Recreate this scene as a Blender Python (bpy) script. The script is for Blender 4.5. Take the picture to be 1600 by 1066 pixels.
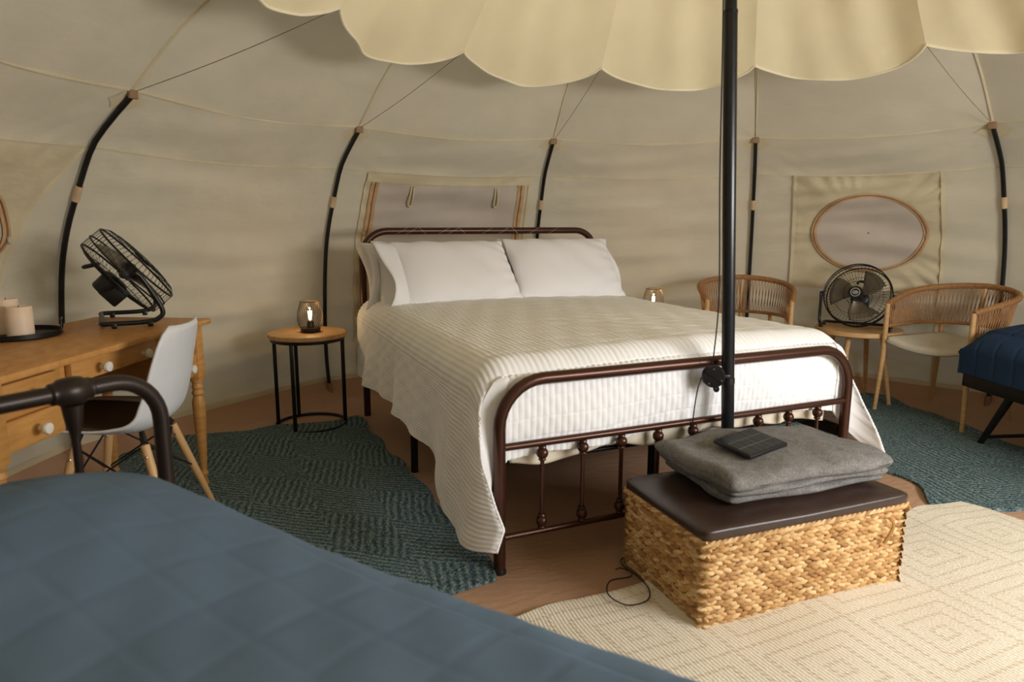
import bpy, bmesh, math, random
import numpy as np
from mathutils import Vector, Matrix
random.seed(7); RNG = np.random.RandomState(5)
S = bpy.context.scene
for o in list(bpy.data.objects): bpy.data.objects.remove(o)
COL = S.collection
PI = math.pi
def V3(*a): return np.array(a, float)
# ------------------------------------------------------------------ camera, light, exposure
YAW, PITCH, ROLL = -0.41435, -0.17416, 0.00267
CAM = V3(-0.8293, -1.9838, 1.1674)
cyw, syw, cp, sp = math.cos(YAW), math.sin(YAW), math.cos(PITCH), math.sin(PITCH)
fw = V3(-syw*cp, cyw*cp, sp); rt = V3(cyw, syw, 0); up = np.cross(rt, fw)
r2 = math.cos(ROLL)*rt + math.sin(ROLL)*up; u2 = -math.sin(ROLL)*rt + math.cos(ROLL)*up
cam = bpy.data.cameras.new('camera'); cam_o = bpy.data.objects.new('camera', cam); COL.objects.link(cam_o)
cam.sensor_width = 36; cam.lens = 1082.0*36/1600
M = Matrix(((r2[0], u2[0], -fw[0], CAM[0]), (r2[1], u2[1], -fw[1], CAM[1]), (r2[2], u2[2], -fw[2], CAM[2]), (0, 0, 0, 1)))
cam_o.matrix_world = M
cam.clip_start = 0.05
cam.dof.use_dof = True; cam.dof.focus_distance = 3.7; cam.dof.aperture_fstop = 3.2
S.camera = cam_o
S.view_settings.view_transform = 'Standard'; S.view_settings.look = 'None'
S.view_settings.exposure = 0.34; S.view_settings.gamma = 1.0
S.view_settings.use_curve_mapping = False
W = bpy.data.worlds.new('world'); S.world = W; W.use_nodes = True
bg = W.node_tree.nodes['Background']; bg.inputs[0].default_value = (0.86, 0.92, 1.0, 1); bg.inputs[1].default_value = 1.2
TC = V3(0.80, -0.11, 0)                      # centre of the tent
LAMP_A = math.radians(-65)
la = bpy.data.lights.new('added_key_light', 'AREA'); la.shape = 'RECTANGLE'; la.size = 1.6; la.size_y = .9  # area lamp added inside the tent, not daylight through the door
la.energy = 106; la.color = (1.0, 0.985, 0.985)
lo = bpy.data.objects.new('added_key_light', la); COL.objects.link(lo)
lp = TC + V3(2.5*math.cos(LAMP_A), 2.5*math.sin(LAMP_A), 1.55)
lo.location = lp
lo.rotation_euler = (Vector((TC[0]-.2, TC[1]+.7, 1.35)) - Vector(lp)).to_track_quat('-Z', 'Y').to_euler()

# ------------------------------------------------------------------ materials
def lin(c):
    c = c/255.0
    return c/12.92 if c <= .04045 else ((c+.055)/1.055)**2.4
def rgb(r, g, b): return (lin(r), lin(g), lin(b), 1)
class NT:
    def __init__(s, name):
        s.m = bpy.data.materials.new(name); s.m.use_nodes = True; s.t = s.m.node_tree; s.n = s.t.nodes
        s.b = s.n['Principled BSDF']; s.out = s.n['Material Output']
    def node(s, typ, **kw):
        x = s.n.new(typ)
        for k, v in kw.items(): setattr(x, k, v)
        return x
    def link(s, a, b): s.t.links.new(a, b)
    def math(s, op, a, b=None, c=None):
        x = s.n.new('ShaderNodeMath'); x.operation = op
        for i, q in enumerate((a, b, c)):
            if q is None: continue
            if isinstance(q, (int, float)): x.inputs[i].default_value = q
            else: s.link(q, x.inputs[i])
        return x.outputs[0]
    def noise(s, scale, detail=3, vec=None, rough=.5):
        x = s.n.new('ShaderNodeTexNoise'); x.inputs['Scale'].default_value = scale; x.inputs['Detail'].default_value = detail
        x.inputs['Roughness'].default_value = rough
        if vec is not None: s.link(vec, x.inputs['Vector'])
        return x.outputs[0]
    def coord(s, which='Object', scale=None):
        c = s.n.new('ShaderNodeTexCoord').outputs[which]
        if scale:
            mp = s.n.new('ShaderNodeMapping'); mp.inputs['Scale'].default_value = scale; s.link(c, mp.inputs[0]); c = mp.outputs[0]
        return c
    def ramp(s, fac, stops):
        x = s.n.new('ShaderNodeValToRGB'); e = x.color_ramp.elements
        while len(e) < len(stops): e.new(0.5)
        for el, (p, c) in zip(e, stops): el.position = p; el.color = c
        s.link(fac, x.inputs[0]); return x.outputs[0]
    def mix(s, fac, a, b):
        x = s.n.new('ShaderNodeMix'); x.data_type = 'RGBA'
        if isinstance(fac, (int, float)): x.inputs[0].default_value = fac
        else: s.link(fac, x.inputs[0])
        for i, q in ((6, a), (7, b)):
            if isinstance(q, tuple): x.inputs[i].default_value = q
            else: s.link(q, x.inputs[i])
        return x.outputs[2]
    def bump(s, h, strength=.3, dist=.01):
        x = s.n.new('ShaderNodeBump'); x.inputs['Strength'].default_value = strength; x.inputs['Distance'].default_value = dist
        s.link(h, x.inputs['Height']); s.link(x.outputs[0], s.b.inputs['Normal']); return x
    def col(s, c):
        if isinstance(c, tuple): s.b.inputs['Base Color'].default_value = c
        else: s.link(c, s.b.inputs['Base Color'])
    def set(s, rough=.6, metal=0, spec=.5):
        s.b.inputs['Roughness'].default_value = rough; s.b.inputs['Metallic'].default_value = metal
        s.b.inputs['Specular IOR Level'].default_value = spec
def plain(name, c, rough=.6, metal=0, spec=.5, var=.12, nscale=20, bump=0):
    t = NT(name); n = t.noise(nscale, 3, t.coord())
    d = tuple(x*(1-var) for x in c[:3])+(1,); e = tuple(min(1, x*(1+var)) for x in c[:3])+(1,)
    t.col(t.ramp(n, [(.3, d), (.7, e)])); t.set(rough, metal, spec)
    if bump: t.bump(n, bump, .004)
    return t.m
def fabric(name, c, trans=.0, weave=600, bump=.15, var=.08, wr=0, tc=None):
    t = NT(name); o = t.coord()
    n = t.noise(4, 4, o); d = tuple(x*(1-var) for x in c[:3])+(1,); e = tuple(min(1, x*(1+var)) for x in c[:3])+(1,)
    colr = t.ramp(n, [(.3, d), (.7, e)]); t.col(colr); t.set(.85, 0, .15)
    h = t.noise(weave, 2, o)
    if wr:
        w = t.noise(5, 3, t.coord('Object', (1, 1, 2.2)), .5)
        h = t.math('ADD', t.math('MULTIPLY', h, .15), t.math('MULTIPLY', w, wr))
    t.bump(h, bump, .02 if wr else .003)
    if trans:
        tr = t.node('ShaderNodeBsdfTranslucent'); tr.inputs[0].default_value = tc or c
        mx = t.node('ShaderNodeMixShader'); mx.inputs[0].default_value = trans
        t.link(t.b.outputs[0], mx.inputs[1]); t.link(tr.outputs[0], mx.inputs[2]); t.link(mx.outputs[0], t.out.inputs[0])
    return t.m
def wood(name, c1, c2, scale=(3, 30, 30), rough=.45):
    t = NT(name); o = t.coord('Object', scale); n = t.noise(2.2, 5, o, .6)
    t.col(t.ramp(n, [(.3, c1), (.7, c2)])); t.set(rough, 0, .4); t.bump(n, .06, .002); return t.m
MAT = {}
MAT['canvas'] = fabric('canvas', rgb(212, 202, 178), trans=.06, bump=.5, wr=1.0, var=.05)
MAT['canopy'] = fabric('canopy_cotton', rgb(242, 229, 192), trans=.1, bump=.3, wr=1.0, var=.04)
MAT['cream_tape'] = fabric('cream_tape', rgb(216, 203, 170))
MAT['patch'] = fabric('patch_cotton', rgb(224, 211, 178), trans=.1, bump=.6, wr=1.2)
MAT['mesh'] = fabric('window_mesh', rgb(208, 196, 182), trans=.1, bump=.1, wr=.4)
MAT['tan_tape'] = plain('tan_zip_tape', rgb(198, 162, 120), .7)
MAT['zip'] = plain('zip_teeth', rgb(150, 110, 70), .5)
MAT['white_hem'] = fabric('white_hem', rgb(235, 226, 200))
MAT['leather_tan'] = plain('tan_leather', rgb(150, 118, 92), .6)
MAT['tab'] = plain('tab_webbing', rgb(205, 178, 140), .8)
MAT['black_pole'] = plain('black_rubber', rgb(22, 22, 24), .38, 0, .4)
MAT['pole_steel'] = plain('black_steel', rgb(30, 31, 33), .28, .3, .5)
MAT['string'] = plain('string', rgb(120, 100, 78), .8)
MAT['black'] = plain('black_plastic', rgb(20, 20, 21), .4)
MAT['black_metal'] = plain('black_metal', rgb(30, 28, 27), .42, .5)
MAT['bronze'] = plain('bronze_paint', rgb(74, 46, 34), .3, .55, .5, .1, 8)
MAT['bronze_dark'] = plain('dark_bronze_paint', rgb(50, 40, 35), .38, .45, .5, .1, 8)
MAT['steel'] = plain('steel', rgb(190, 190, 188), .3, .9)
MAT['white_quilt'] = fabric('white_quilt', rgb(244, 243, 241), bump=.08, var=.02)
MAT['white_linen'] = fabric('white_linen', rgb(240, 238, 238), bump=.22, wr=.5, var=.015)
MAT['cream_sheet'] = fabric('cream_sheet', rgb(226, 214, 190), bump=.15)
MAT['mattress'] = fabric('mattress_ticking', rgb(225, 220, 210))
MAT['blue_quilt'] = fabric('slate_blue_quilt', rgb(98, 118, 138), bump=.2, wr=.25, var=.08)
MAT['navy_quilt'] = fabric('navy_quilt', rgb(40, 60, 88), bump=.2, wr=.25, var=.08)
MAT['pine'] = wood('honey_pine', rgb(190, 134, 70), rgb(212, 158, 90), (4, 4, 26))
MAT['pine_top'] = wood('honey_pine_top', rgb(188, 132, 70), rgb(214, 158, 92), (14, 5, 5))
MAT['oak'] = wood('pale_oak', rgb(188, 146, 96), rgb(208, 168, 116), (6, 6, 30), .5)
MAT['table_wood'] = wood('mango_wood', rgb(172, 128, 78), rgb(206, 164, 112), (5, 24, 8), .5)
MAT['beech'] = wood('beech_dowel', rgb(206, 160, 104), rgb(224, 182, 128), (8, 8, 2), .45)
MAT['porcelain'] = plain('white_porcelain', rgb(236, 230, 218), .2, 0, .6, .03)
MAT['shell'] = plain('white_plastic', rgb(226, 228, 230), .4, 0, .4, .02)
MAT['seat_layer'] = fabric('brown_seat_layer', rgb(88, 72, 56))
MAT['candle'] = plain('ivory_wax', rgb(240, 214, 186), .5, 0, .4, .04)
MAT['rattan'] = plain('rattan_cord', rgb(158, 114, 72), .65, 0, .3, .22, 60, .3)
MAT['grey_seat'] = fabric('grey_seat_cloth', rgb(196, 188, 170))
MAT['leather'] = plain('brown_leather', rgb(56, 40, 34), .34, 0, .5, .1, 30, .08)
MAT['solar'] = plain('solar_cells', rgb(30, 33, 40), .22, 0, .5, .08)
MAT['solar_line'] = plain('solar_busbar', rgb(92, 96, 104), .4)
MAT['badge'] = plain('silver_badge', rgb(205, 205, 205), .35, .4)
MAT['blade'] = plain('fan_blade', rgb(120, 112, 98), .35, .7)
def m_wool():
    t = NT('grey_wool'); o = t.coord(); n = t.noise(260, 3, o); n2 = t.noise(30, 3, o)
    f = t.math('ADD', t.math('MULTIPLY', n, .7), t.math('MULTIPLY', n2, .3))
    t.col(t.ramp(f, [(.32, rgb(84, 82, 80)), (.68, rgb(146, 143, 138))])); t.set(.95, 0, .1); t.bump(n, .35, .004); return t.m
MAT['wool'] = m_wool()
def m_seagrass():
    t = NT('seagrass'); gi = t.node('ShaderNodeNewGeometry').outputs['Random Per Island']
    n = t.noise(70, 3, t.coord()); f = t.math('ADD', t.math('MULTIPLY', gi, .7), t.math('MULTIPLY', n, .3))
    t.col(t.ramp(f, [(.1, rgb(148, 104, 56)), (.45, rgb(192, 148, 92)), (.85, rgb(222, 188, 134))])); t.set(.6, 0, .3); t.bump(n, .3, .003); return t.m
MAT['seagrass'] = m_seagrass()
MAT['basket_core'] = plain('basket_core', rgb(80, 54, 30), .9)
def m_floor():
    t = NT('brown_groundsheet'); o = t.coord(); n = t.noise(1.6, 4, o); n2 = t.noise(14, 4, t.coord('Object', (1, 3, 1)))
    t.col(t.ramp(n, [(.3, rgb(174, 138, 110)), (.7, rgb(192, 154, 124))])); t.set(.55, 0, .35); t.bump(n2, .35, .012); return t.m
MAT['floor'] = m_floor()
def m_teal():
    t = NT('teal_rug'); uv = t.node('ShaderNodeUVMap').outputs[0]
    o = t.coord()
    dn = t.node('ShaderNodeTexNoise'); dn.inputs['Scale'].default_value = 18; dn.inputs['Detail'].default_value = 3; t.link(o, dn.inputs[0])
    sx = t.node('ShaderNodeSeparateXYZ'); t.link(uv, sx.inputs[0]); u, v = sx.outputs[0], sx.outputs[1]
    wob = t.math('MULTIPLY', t.math('SUBTRACT', dn.outputs[0], .5), .03)
    # diamonds of parallel lines: alternate direction in a checker of 0.22 m cells
    cu = t.math('FLOOR', t.math('DIVIDE', u, .24)); par = t.math('MODULO', t.math('ABSOLUTE', cu), 2.0)
    cv = t.math('FLOOR', t.math('DIVIDE', t.math('ADD', v, t.math('MULTIPLY', u, .8)), .34)); par2 = t.math('MODULO', t.math('ABSOLUTE', t.math('ADD', cv, par)), 2.0)
    a = t.math('ADD', v, t.math('MULTIPLY', u, .8)); b = t.math('SUBTRACT', u, t.math('MULTIPLY', v, .25))
    pick = t.math('ADD', t.math('MULTIPLY', a, par2), t.math('MULTIPLY', b, t.math('SUBTRACT', 1.0, par2)))
    st = t.math('SINE', t.math('MULTIPLY', t.math('ADD', pick, wob), 2*PI/.030))
    fine = t.noise(120, 3, o)
    f = t.math('ADD', t.math('MULTIPLY', st, .17), t.math('ADD', t.math('MULTIPLY', t.math('SUBTRACT', fine, .5), 1.7), .5))
    t.col(t.ramp(f, [(.08, rgb(40, 62, 66)), (.45, rgb(84, 108, 112)), (.85, rgb(146, 158, 156))])); t.set(.95, 0, .1); t.bump(f, .8, .008); return t.m
MAT['teal'] = m_teal()
def m_creamrug():
    t = NT('cream_rug'); uv = t.node('ShaderNodeUVMap').outputs[0]; o = t.coord()
    sx = t.node('ShaderNodeSeparateXYZ'); t.link(uv, sx.inputs[0]); u, v = sx.outputs[0], sx.outputs[1]
    def cell(q, s): return t.math('ABSOLUTE', t.math('SUBTRACT', t.math('FRACT', t.math('DIVIDE', q, s)), .5))
    a, b = cell(u, .40), cell(v, .34)
    d = t.math('MAXIMUM', a, b)
    ring = t.math('ABSOLUTE', t.math('SUBTRACT', t.math('FRACT', t.math('MULTIPLY', d, 7.0)), .5))      # rings
    dash = t.math('SINE', t.math('MULTIPLY', t.math('ADD', u, v), 2*PI/.022))
    line = t.math('MULTIPLY', t.math('LESS_THAN', ring, .11), t.math('GREATER_THAN', dash, -.1))
    rib = t.math('SINE', t.math('MULTIPLY', u, 2*PI/.011))
    fine = t.noise(140, 3, o); big = t.noise(3, 3, o)
    base = t.ramp(t.math('ADD', t.math('MULTIPLY', fine, .6), t.math('MULTIPLY', big, .4)), [(.3, rgb(216, 204, 180)), (.7, rgb(238, 230, 212))])
    t.col(t.mix(t.math('MULTIPLY', line, .6), base, rgb(190, 166, 130))); t.set(.95, 0, .1)
    h = t.math('SUBTRACT', t.math('ADD', t.math('MULTIPLY', rib, .25), fine), t.math('MULTIPLY', line, .9)); t.bump(h, .5, .006); return t.m
MAT['cream_rug'] = m_creamrug()
def m_glass():
    t = NT('clear_glass'); tr = t.node('ShaderNodeBsdfTransparent'); gl = t.node('ShaderNodeBsdfGlossy'); gl.inputs['Roughness'].default_value = .05
    mx = t.node('ShaderNodeMixShader'); mx.inputs[0].default_value = .12
    t.link(tr.outputs[0], mx.inputs[1]); t.link(gl.outputs[0], mx.inputs[2]); t.link(mx.outputs[0], t.out.inputs[0]); return t.m
MAT['glass'] = m_glass()
def m_emit(name, c, s):
    t = NT(name); e = t.node('ShaderNodeEmission'); e.inputs[0].default_value = c; e.inputs[1].default_value = s; t.link(e.outputs[0], t.out.inputs[0]); return t.m
MAT['filament'] = m_emit('filament', (1, .66, .3, 1), 30)
MAT['ground'] = plain('grass_ground', rgb(98, 104, 62), .9, 0, .1, .3, 3)
MAT['mesh_wire'] = plain('bronze_wire', rgb(96, 78, 58), .35, .7)

# ------------------------------------------------------------------ mesh helpers
class MB:
    def __init__(s): s.v = []; s.f = []; s.uv = None
    def add(s, vs, fs):
        o = len(s.v); s.v += [tuple(map(float, q)) for q in vs]; s.f += [tuple(i+o for i in f) for f in fs]; return s
    def box(s, c, d, ax=None, bevel=0):
        c = np.array(c, float); ax = np.eye(3) if ax is None else np.array(ax, float); d = np.array(d)/2.0
        bm = bmesh.new(); bmesh.ops.create_cube(bm, size=2)
        for q in bm.verts: q.co = Vector((q.co.x*d[0], q.co.y*d[1], q.co.z*d[2]))
        if bevel: bmesh.ops.bevel(bm, geom=bm.edges[:], offset=bevel, segments=2, affect='EDGES', profile=.5)
        bm.verts.index_update()
        s.add([c+q.co.x*ax[0]+q.co.y*ax[1]+q.co.z*ax[2] for q in bm.verts], [[w.index for w in f.verts] for f in bm.faces]); bm.free(); return s
    def tube(s, path, r, n=10, closed=False, caps=True, flat=None):
        P = np.array(path, float); m = len(P); R = np.full(m, r) if np.isscalar(r) else np.array(r, float)
        if closed: T = np.roll(P, -1, 0)-np.roll(P, 1, 0)
        else:
            T = np.empty_like(P); T[1:-1] = P[2:]-P[:-2]; T[0] = P[1]-P[0]; T[-1] = P[-1]-P[-2]
        T /= np.linalg.norm(T, axis=1)[:, None]+1e-12
        a = V3(0, 0, 1) if abs(T[0][2]) < .9 else V3(1, 0, 0)
        N = np.cross(T[0], a); N /= np.linalg.norm(N); vs = []
        for i in range(m):
            N = N-T[i]*(N@T[i]); N /= np.linalg.norm(N); B = np.cross(T[i], N)
            for k in range(n):
                w = 2*PI*k/n; vs.append(P[i]+R[i]*(math.cos(w)*N+math.sin(w)*B))
        fs = []
        for i in range(m if closed else m-1):
            j = (i+1) % m
            for k in range(n): fs.append((i*n+k, i*n+(k+1) % n, j*n+(k+1) % n, j*n+k))
        if caps and not closed: fs += [tuple(range(n))[::-1], tuple(range((m-1)*n, m*n))]
        return s.add(vs, fs)
    def lathe(s, prof, c=(0, 0, 0), n=16, ax=(0, 0, 1)):
        ax = V3(*ax); ax /= np.linalg.norm(ax); a = V3(1, 0, 0) if abs(ax[0]) < .8 else V3(0, 1, 0)
        N = a-ax*(a@ax); N /= np.linalg.norm(N); B = np.cross(ax, N); c = np.array(c, float); vs = []; fs = []
        for r, z in prof:
            for k in range(n):
                w = 2*PI*k/n; vs.append(c+ax*z+r*(math.cos(w)*N+math.sin(w)*B))
        m = len(prof)
        for i in range(m-1):
            for k in range(n): fs.append((i*n+k, i*n+(k+1) % n, (i+1)*n+(k+1) % n, (i+1)*n+k))
        if prof[0][0] > 1e-5: fs.append(tuple(range(n))[::-1])
        if prof[-1][0] > 1e-5: fs.append(tuple(range((m-1)*n, m*n)))
        return s.add(vs, fs)
    def grid(s, P, wrap_u=False, uv=None):
        nu, nv = P.shape[:2]; o = len(s.v)
        s.v += [tuple(q) for q in P.reshape(-1, 3).tolist()]
        for i in range(nu if wrap_u else nu-1):
            i2 = (i+1) % nu
            for j in range(nv-1): s.f.append((o+i*nv+j, o+i2*nv+j, o+i2*nv+j+1, o+i*nv+j+1))
        if uv is not None:
            if s.uv is None: s.uv = []
            s.uv += uv.reshape(-1, 2).tolist()
        return s
    def build(s, name, mat, parent=None, smooth=True, angle=40, solid=0, off=-1):
        me = bpy.data.meshes.new(name); me.from_pydata(s.v, [], s.f)
        if s.uv is not None:
            l = me.uv_layers.new(name='UVMap'); idx = np.empty(len(me.loops), int); me.loops.foreach_get('vertex_index', idx)
            l.data.foreach_set('uv', np.array(s.uv)[idx].ravel())
        bm = bmesh.new(); bm.from_mesh(me); bmesh.ops.recalc_face_normals(bm, faces=bm.faces[:]); bm.to_mesh(me); bm.free()
        if smooth:
            me.polygons.foreach_set('use_smooth', np.ones(len(me.polygons), bool)); me.set_sharp_from_angle(angle=math.radians(angle))
        me.materials.append(MAT[mat] if isinstance(mat, str) else mat)
        o = bpy.data.objects.new(name, me); COL.objects.link(o)
        if parent is not None: o.parent = parent; o.matrix_parent_inverse = Matrix.Translation(-Vector(parent.location)) if False else parent.matrix_basis.inverted()
        if solid:
            md = o.modifiers.new('thickness', 'SOLIDIFY'); md.thickness = solid; md.offset = off
        return o
def empty(name, loc=(0, 0, 0)):
    o = bpy.data.objects.new(name, None); COL.objects.link(o); o.location = Vector([float(x) for x in loc]); o.empty_display_size = .1; return o
def tag(o, label, cat=None, group=None, kind=None):
    o['label'] = label
    if cat: o['category'] = cat
    if group: o['group'] = group
    if kind: o['kind'] = kind
    return o
def thing(name, loc, label, cat, group=None): return tag(empty(name, loc), label, cat, group)
def normals(P):
    du = np.gradient(P, axis=0); dv = np.gradient(P, axis=1); n = np.cross(du, dv); return n/(np.linalg.norm(n, axis=2)[..., None]+1e-12)
def interp(x, tab): t = np.array(tab); return np.interp(x, t[:, 0], t[:, 1])
def smoothcurve(pts, n):
    # Catmull-Rom through pts
    P = np.array(pts, float); m = len(P); Q = np.vstack([2*P[0]-P[1], P, 2*P[-1]-P[-2]]); out = []
    for x in np.linspace(0, m-1, n):
        i = min(int(x), m-2); t = x-i; a, b, c, d = Q[i:i+4]
        out.append(.5*((2*b)+(-a+c)*t+(2*a-5*b+4*c-d)*t*t+(-a+3*b-3*c+d)*t**3))
    return np.array(out)
def arch(W_, H, rc, y=0, n=8):
    p = [(0, y, 0), (0, y, H*.5), (0, y, H-rc)]
    for k in range(1, n+1): a = PI-(PI/2)*k/n; p.append((rc+rc*math.cos(a), y, H-rc+rc*math.sin(a)))
    for k in range(0, n+1): a = PI/2-(PI/2)*k/n; p.append((W_-rc+rc*math.cos(a), y, H-rc+rc*math.sin(a)))
    p += [(W_, y, H*.5), (W_, y, 0)]
    return p

# ------------------------------------------------------------------ tent shell
POLES = [174, 141, 108.8, 77.5, 46, 15.5, -16, -47, -83, -108, -134, -160, -186]
PROF = [(0, 2.90), (.1, 2.925), (.3, 2.945), (.6, 2.935), (.9, 2.90), (1.1, 2.845), (1.28, 2.76), (1.47, 2.655), (1.58, 2.54), (1.69, 2.40)]
_pr = smoothcurve([(r, z, 0) for z, r in PROF], 120)
def prof_r(z): return np.interp(z, _pr[:, 1], _pr[:, 0])
def bayinfo(th):
    "th in degrees -> fraction inside bay, bay width"
    P = np.array(POLES[::-1], float)
    i = np.clip(np.searchsorted(P, th, side='right')-1, 0, len(P)-2)
    return (th-P[i])/(P[i+1]-P[i]), P[i+1]-P[i], i
def wallpos(th, z, off=0.0):
    th = np.asarray(th, float); z = np.asarray(z, float)
    th, z = np.broadcast_arrays(th, z)
    ph, wd, bi = bayinfo(th)
    r = prof_r(z)
    half = np.radians(wd)/2; a = (ph-.5)*2*half
    chord = np.cos(half)/np.cos(a)
    r = r*(1-.55*(1-chord))
    sag = np.sin(PI*ph)
    zz = z - .035*sag*np.clip((z-1.0)/.6, 0, 1)**1.5
    # soft horizontal folds in the cloth
    w = np.clip(sag, 0, 1)**.7*np.clip(z/.3, 0, 1)
    t = np.radians(th)
    mod = .55+.45*np.sin(3.1*z+7*t+bi*2.1)
    f = .018*np.sin(36*z+3*np.sin(5*t+bi)+bi*1.7)*np.clip(1.6-z, 0, 1)*mod+.011*np.sin(21*z-9*t+bi)+.008*np.sin(57*z+12*t+2*np.sin(4*z+bi))*(1-mod)
    near = np.exp(-((np.minimum(ph, 1-ph)-.12)/.10)**2)*np.exp(-((z-1.5)/.16)**2); f = f+.010*near*np.sin(70*(z+.5*np.radians(wd)*np.minimum(ph, 1-ph)*2.6))
    r = r+f*w-off
    return np.stack([TC[0]+r*np.cos(t), TC[1]+r*np.sin(t), zz], -1)
ROOF = smoothcurve([(2.40, 1.69, 0), (2.12, 1.93, 0), (1.75, 2.16, 0), (1.3, 2.45, 0), (.9, 2.76, 0), (.5, 3.12, 0), (.16, 3.5, 0), (.03, 3.62, 0)], 60)
def roofpos(th, s, off=0.0):
    th = np.asarray(th, float); s = np.asarray(s, float); th, s = np.broadcast_arrays(th, s)
    ph, wd, bi = bayinfo(th); k = np.linspace(0, 1, 60)
    r = np.interp(s, k, ROOF[:, 0]); z = np.interp(s, k, ROOF[:, 1]); sag = np.sin(PI*ph)
    half = np.radians(wd)/2; chord = np.cos(half)/np.cos((ph-.5)*2*half); r = r*(1-.55*(1-chord))
    z = z-.035*sag*(1-s)-.05*sag*np.sin(PI*np.clip(s*1.2, 0, 1))*r/2.4
    t = np.radians(th); z = z+.006*np.sin(30*s+9*t+bi)*sag*np.sin(PI*s)
    return np.stack([TC[0]+(r-off)*np.cos(t), TC[1]+(r-off)*np.sin(t), z], -1)
NAMES = ['wall_far_left', 'wall_left', 'wall_back', 'wall_back_right', 'wall_right', 'wall_far_right', 'wall_door_side', 'wall_entrance', 'wall_front_right', 'wall_front', 'wall_front_left', 'wall_near_left']
ceiling = empty('ceiling', (TC[0], TC[1], 1.69)); tag(ceiling, 'beige canvas tent roof rising to the peak', kind='structure')
for i in range(12):
    a, b = POLES[i], POLES[i+1]
    th = np.linspace(a, b, 41)
    is_door = NAMES[i] == 'wall_entrance'
    w = empty(NAMES[i], wallpos((a+b)/2, 0)); tag(w, 'beige canvas tent wall, ' + {
        'wall_far_left': 'bay with the zip window at the left edge', 'wall_left': 'bay behind the desk fan', 'wall_back': 'bay behind the metal headboard',
        'wall_back_right': 'bay to the right of the headboard', 'wall_right': 'bay with the oval window', 'wall_far_right': 'bay at the right edge'}.get(NAMES[i], 'bay behind the viewer'), kind='structure')
    if not is_door:
        zz = np.linspace(.1, 1.47, 60)
        MB().grid(wallpos(th[:, None], zz[None, :])).build('lower_panel', 'canvas', w)
        MB().grid(wallpos(th[:, None], np.linspace(1.47, 1.69, 12)[None, :])).build('upper_panel', 'canvas', w)
        p = wallpos(th, 1.47, .004); MB().tube(p, .0045, 5).build('seam', 'cream_tape', w)
        zs = np.linspace(.085, .125, 3); MB().grid(wallpos(th[:, None], zs[None, :], .006)).build('hem_tape', 'cream_tape', w)
    else:
        MB().grid(wallpos(th[:, None], np.linspace(1.58, 1.69, 6)[None, :])).build('upper_panel', 'canvas', w)
    g = np.stack([wallpos(th, 0.0, .16), wallpos(th, .012, .06), wallpos(th, .05, .02), wallpos(th, .105, .003)], 1); g[:, 0, 2] = .001
    MB().grid(g).build('groundsheet_skirt', 'floor', w)
    p = wallpos(th, 1.69, .003); MB().tube(p, .006, 5).build('eave_seam', 'cream_tape', w)
    s = np.linspace(0, 1, 44); MB().grid(roofpos(th[:, None], s[None, :])).build('roof_panel', 'canvas', ceiling)
    s = np.linspace(0.005, .96, 40); MB().tube(roofpos(np.full(40, a), s, .004), .007, 5).build('rib_seam', 'cream_tape', ceiling)
# floor
th = np.linspace(0, 2*PI, 97)[:-1]; rr = np.linspace(0.02, 2.86, 40)
X = TC[0]+rr[None, :]*np.cos(th)[:, None]; Y = TC[1]+rr[None, :]*np.sin(th)[:, None]; Z = np.zeros_like(X)
tag(MB().grid(np.stack([X, Y, Z], -1), wrap_u=True).build('floor', 'floor'), 'brown groundsheet floor of the tent', kind='structure')
gr = MB(); gr.add([(-30, -30, -.03), (30, -30, -.03), (30, 30, -.03), (-30, 30, -.03)], [(0, 1, 2, 3)])
tag(gr.build('ground', 'ground', smooth=False), 'grass field outside the tent', kind='structure')

# windows -------------------------------------------------------------
def wall_rect(a0, a1, z0, z1, off, nu=40, nv=60):
    nu = max(nu, int(abs(a1-a0)*1.6)+2); nv = max(nv, int((z1-z0)*60)+2)
    return wallpos(np.linspace(a0, a1, nu)[:, None], np.linspace(z0, z1, nv)[None, :], off)
w1 = tag(empty('window_1', wallpos(92, 1.2)), 'rectangular zip window with two toggle loops above the headboard', kind='structure')
MB().grid(wall_rect(104.8, 79.3, .35, 1.455, .006)).build('surround_panel', 'patch', w1)
MB().grid(wall_rect(103.2, 81.0, .40, 1.40, .012, 30, 20)).build('mesh_panel', 'mesh', w1)
for a, da in ((103.4, -.2), (80.9, .2)):
    MB().grid(wall_rect(a-.55, a+.55, .40, 1.405, .017, 4, 20)).build('zip_tape', 'tan_tape', w1)
    MB().tube(wallpos(np.full(24, a), np.linspace(.4, 1.405, 24), .021), .0035, 4).build('zip_teeth', 'zip', w1)
for a, s in ((104.6, 1), (79.6, -1)):
    MB().grid(wall_rect(a-.18, a+.18, .12, 1.455, .012, 3, 20)).build('side_seam', 'cream_tape', w1)
MB().grid(wall_rect(104.8, 79.3, 1.405, 1.46, .018, 40, 4)).build('valance', 'cream_tape', w1)
for a in (97.9, 84.8):
    p = [wallpos(a+x, z, o) for x, z, o in ((.25, 1.39, .02), (.32, 1.33, .03), (.28, 1.27, .036), (0, 1.255, .04), (-.25, 1.27, .034), (-.15, 1.33, .03), (-.05, 1.39, .02))]
    MB().tube(smoothcurve(p, 18), .006, 6).build('toggle_loop', 'cream_tape', w1)
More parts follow.
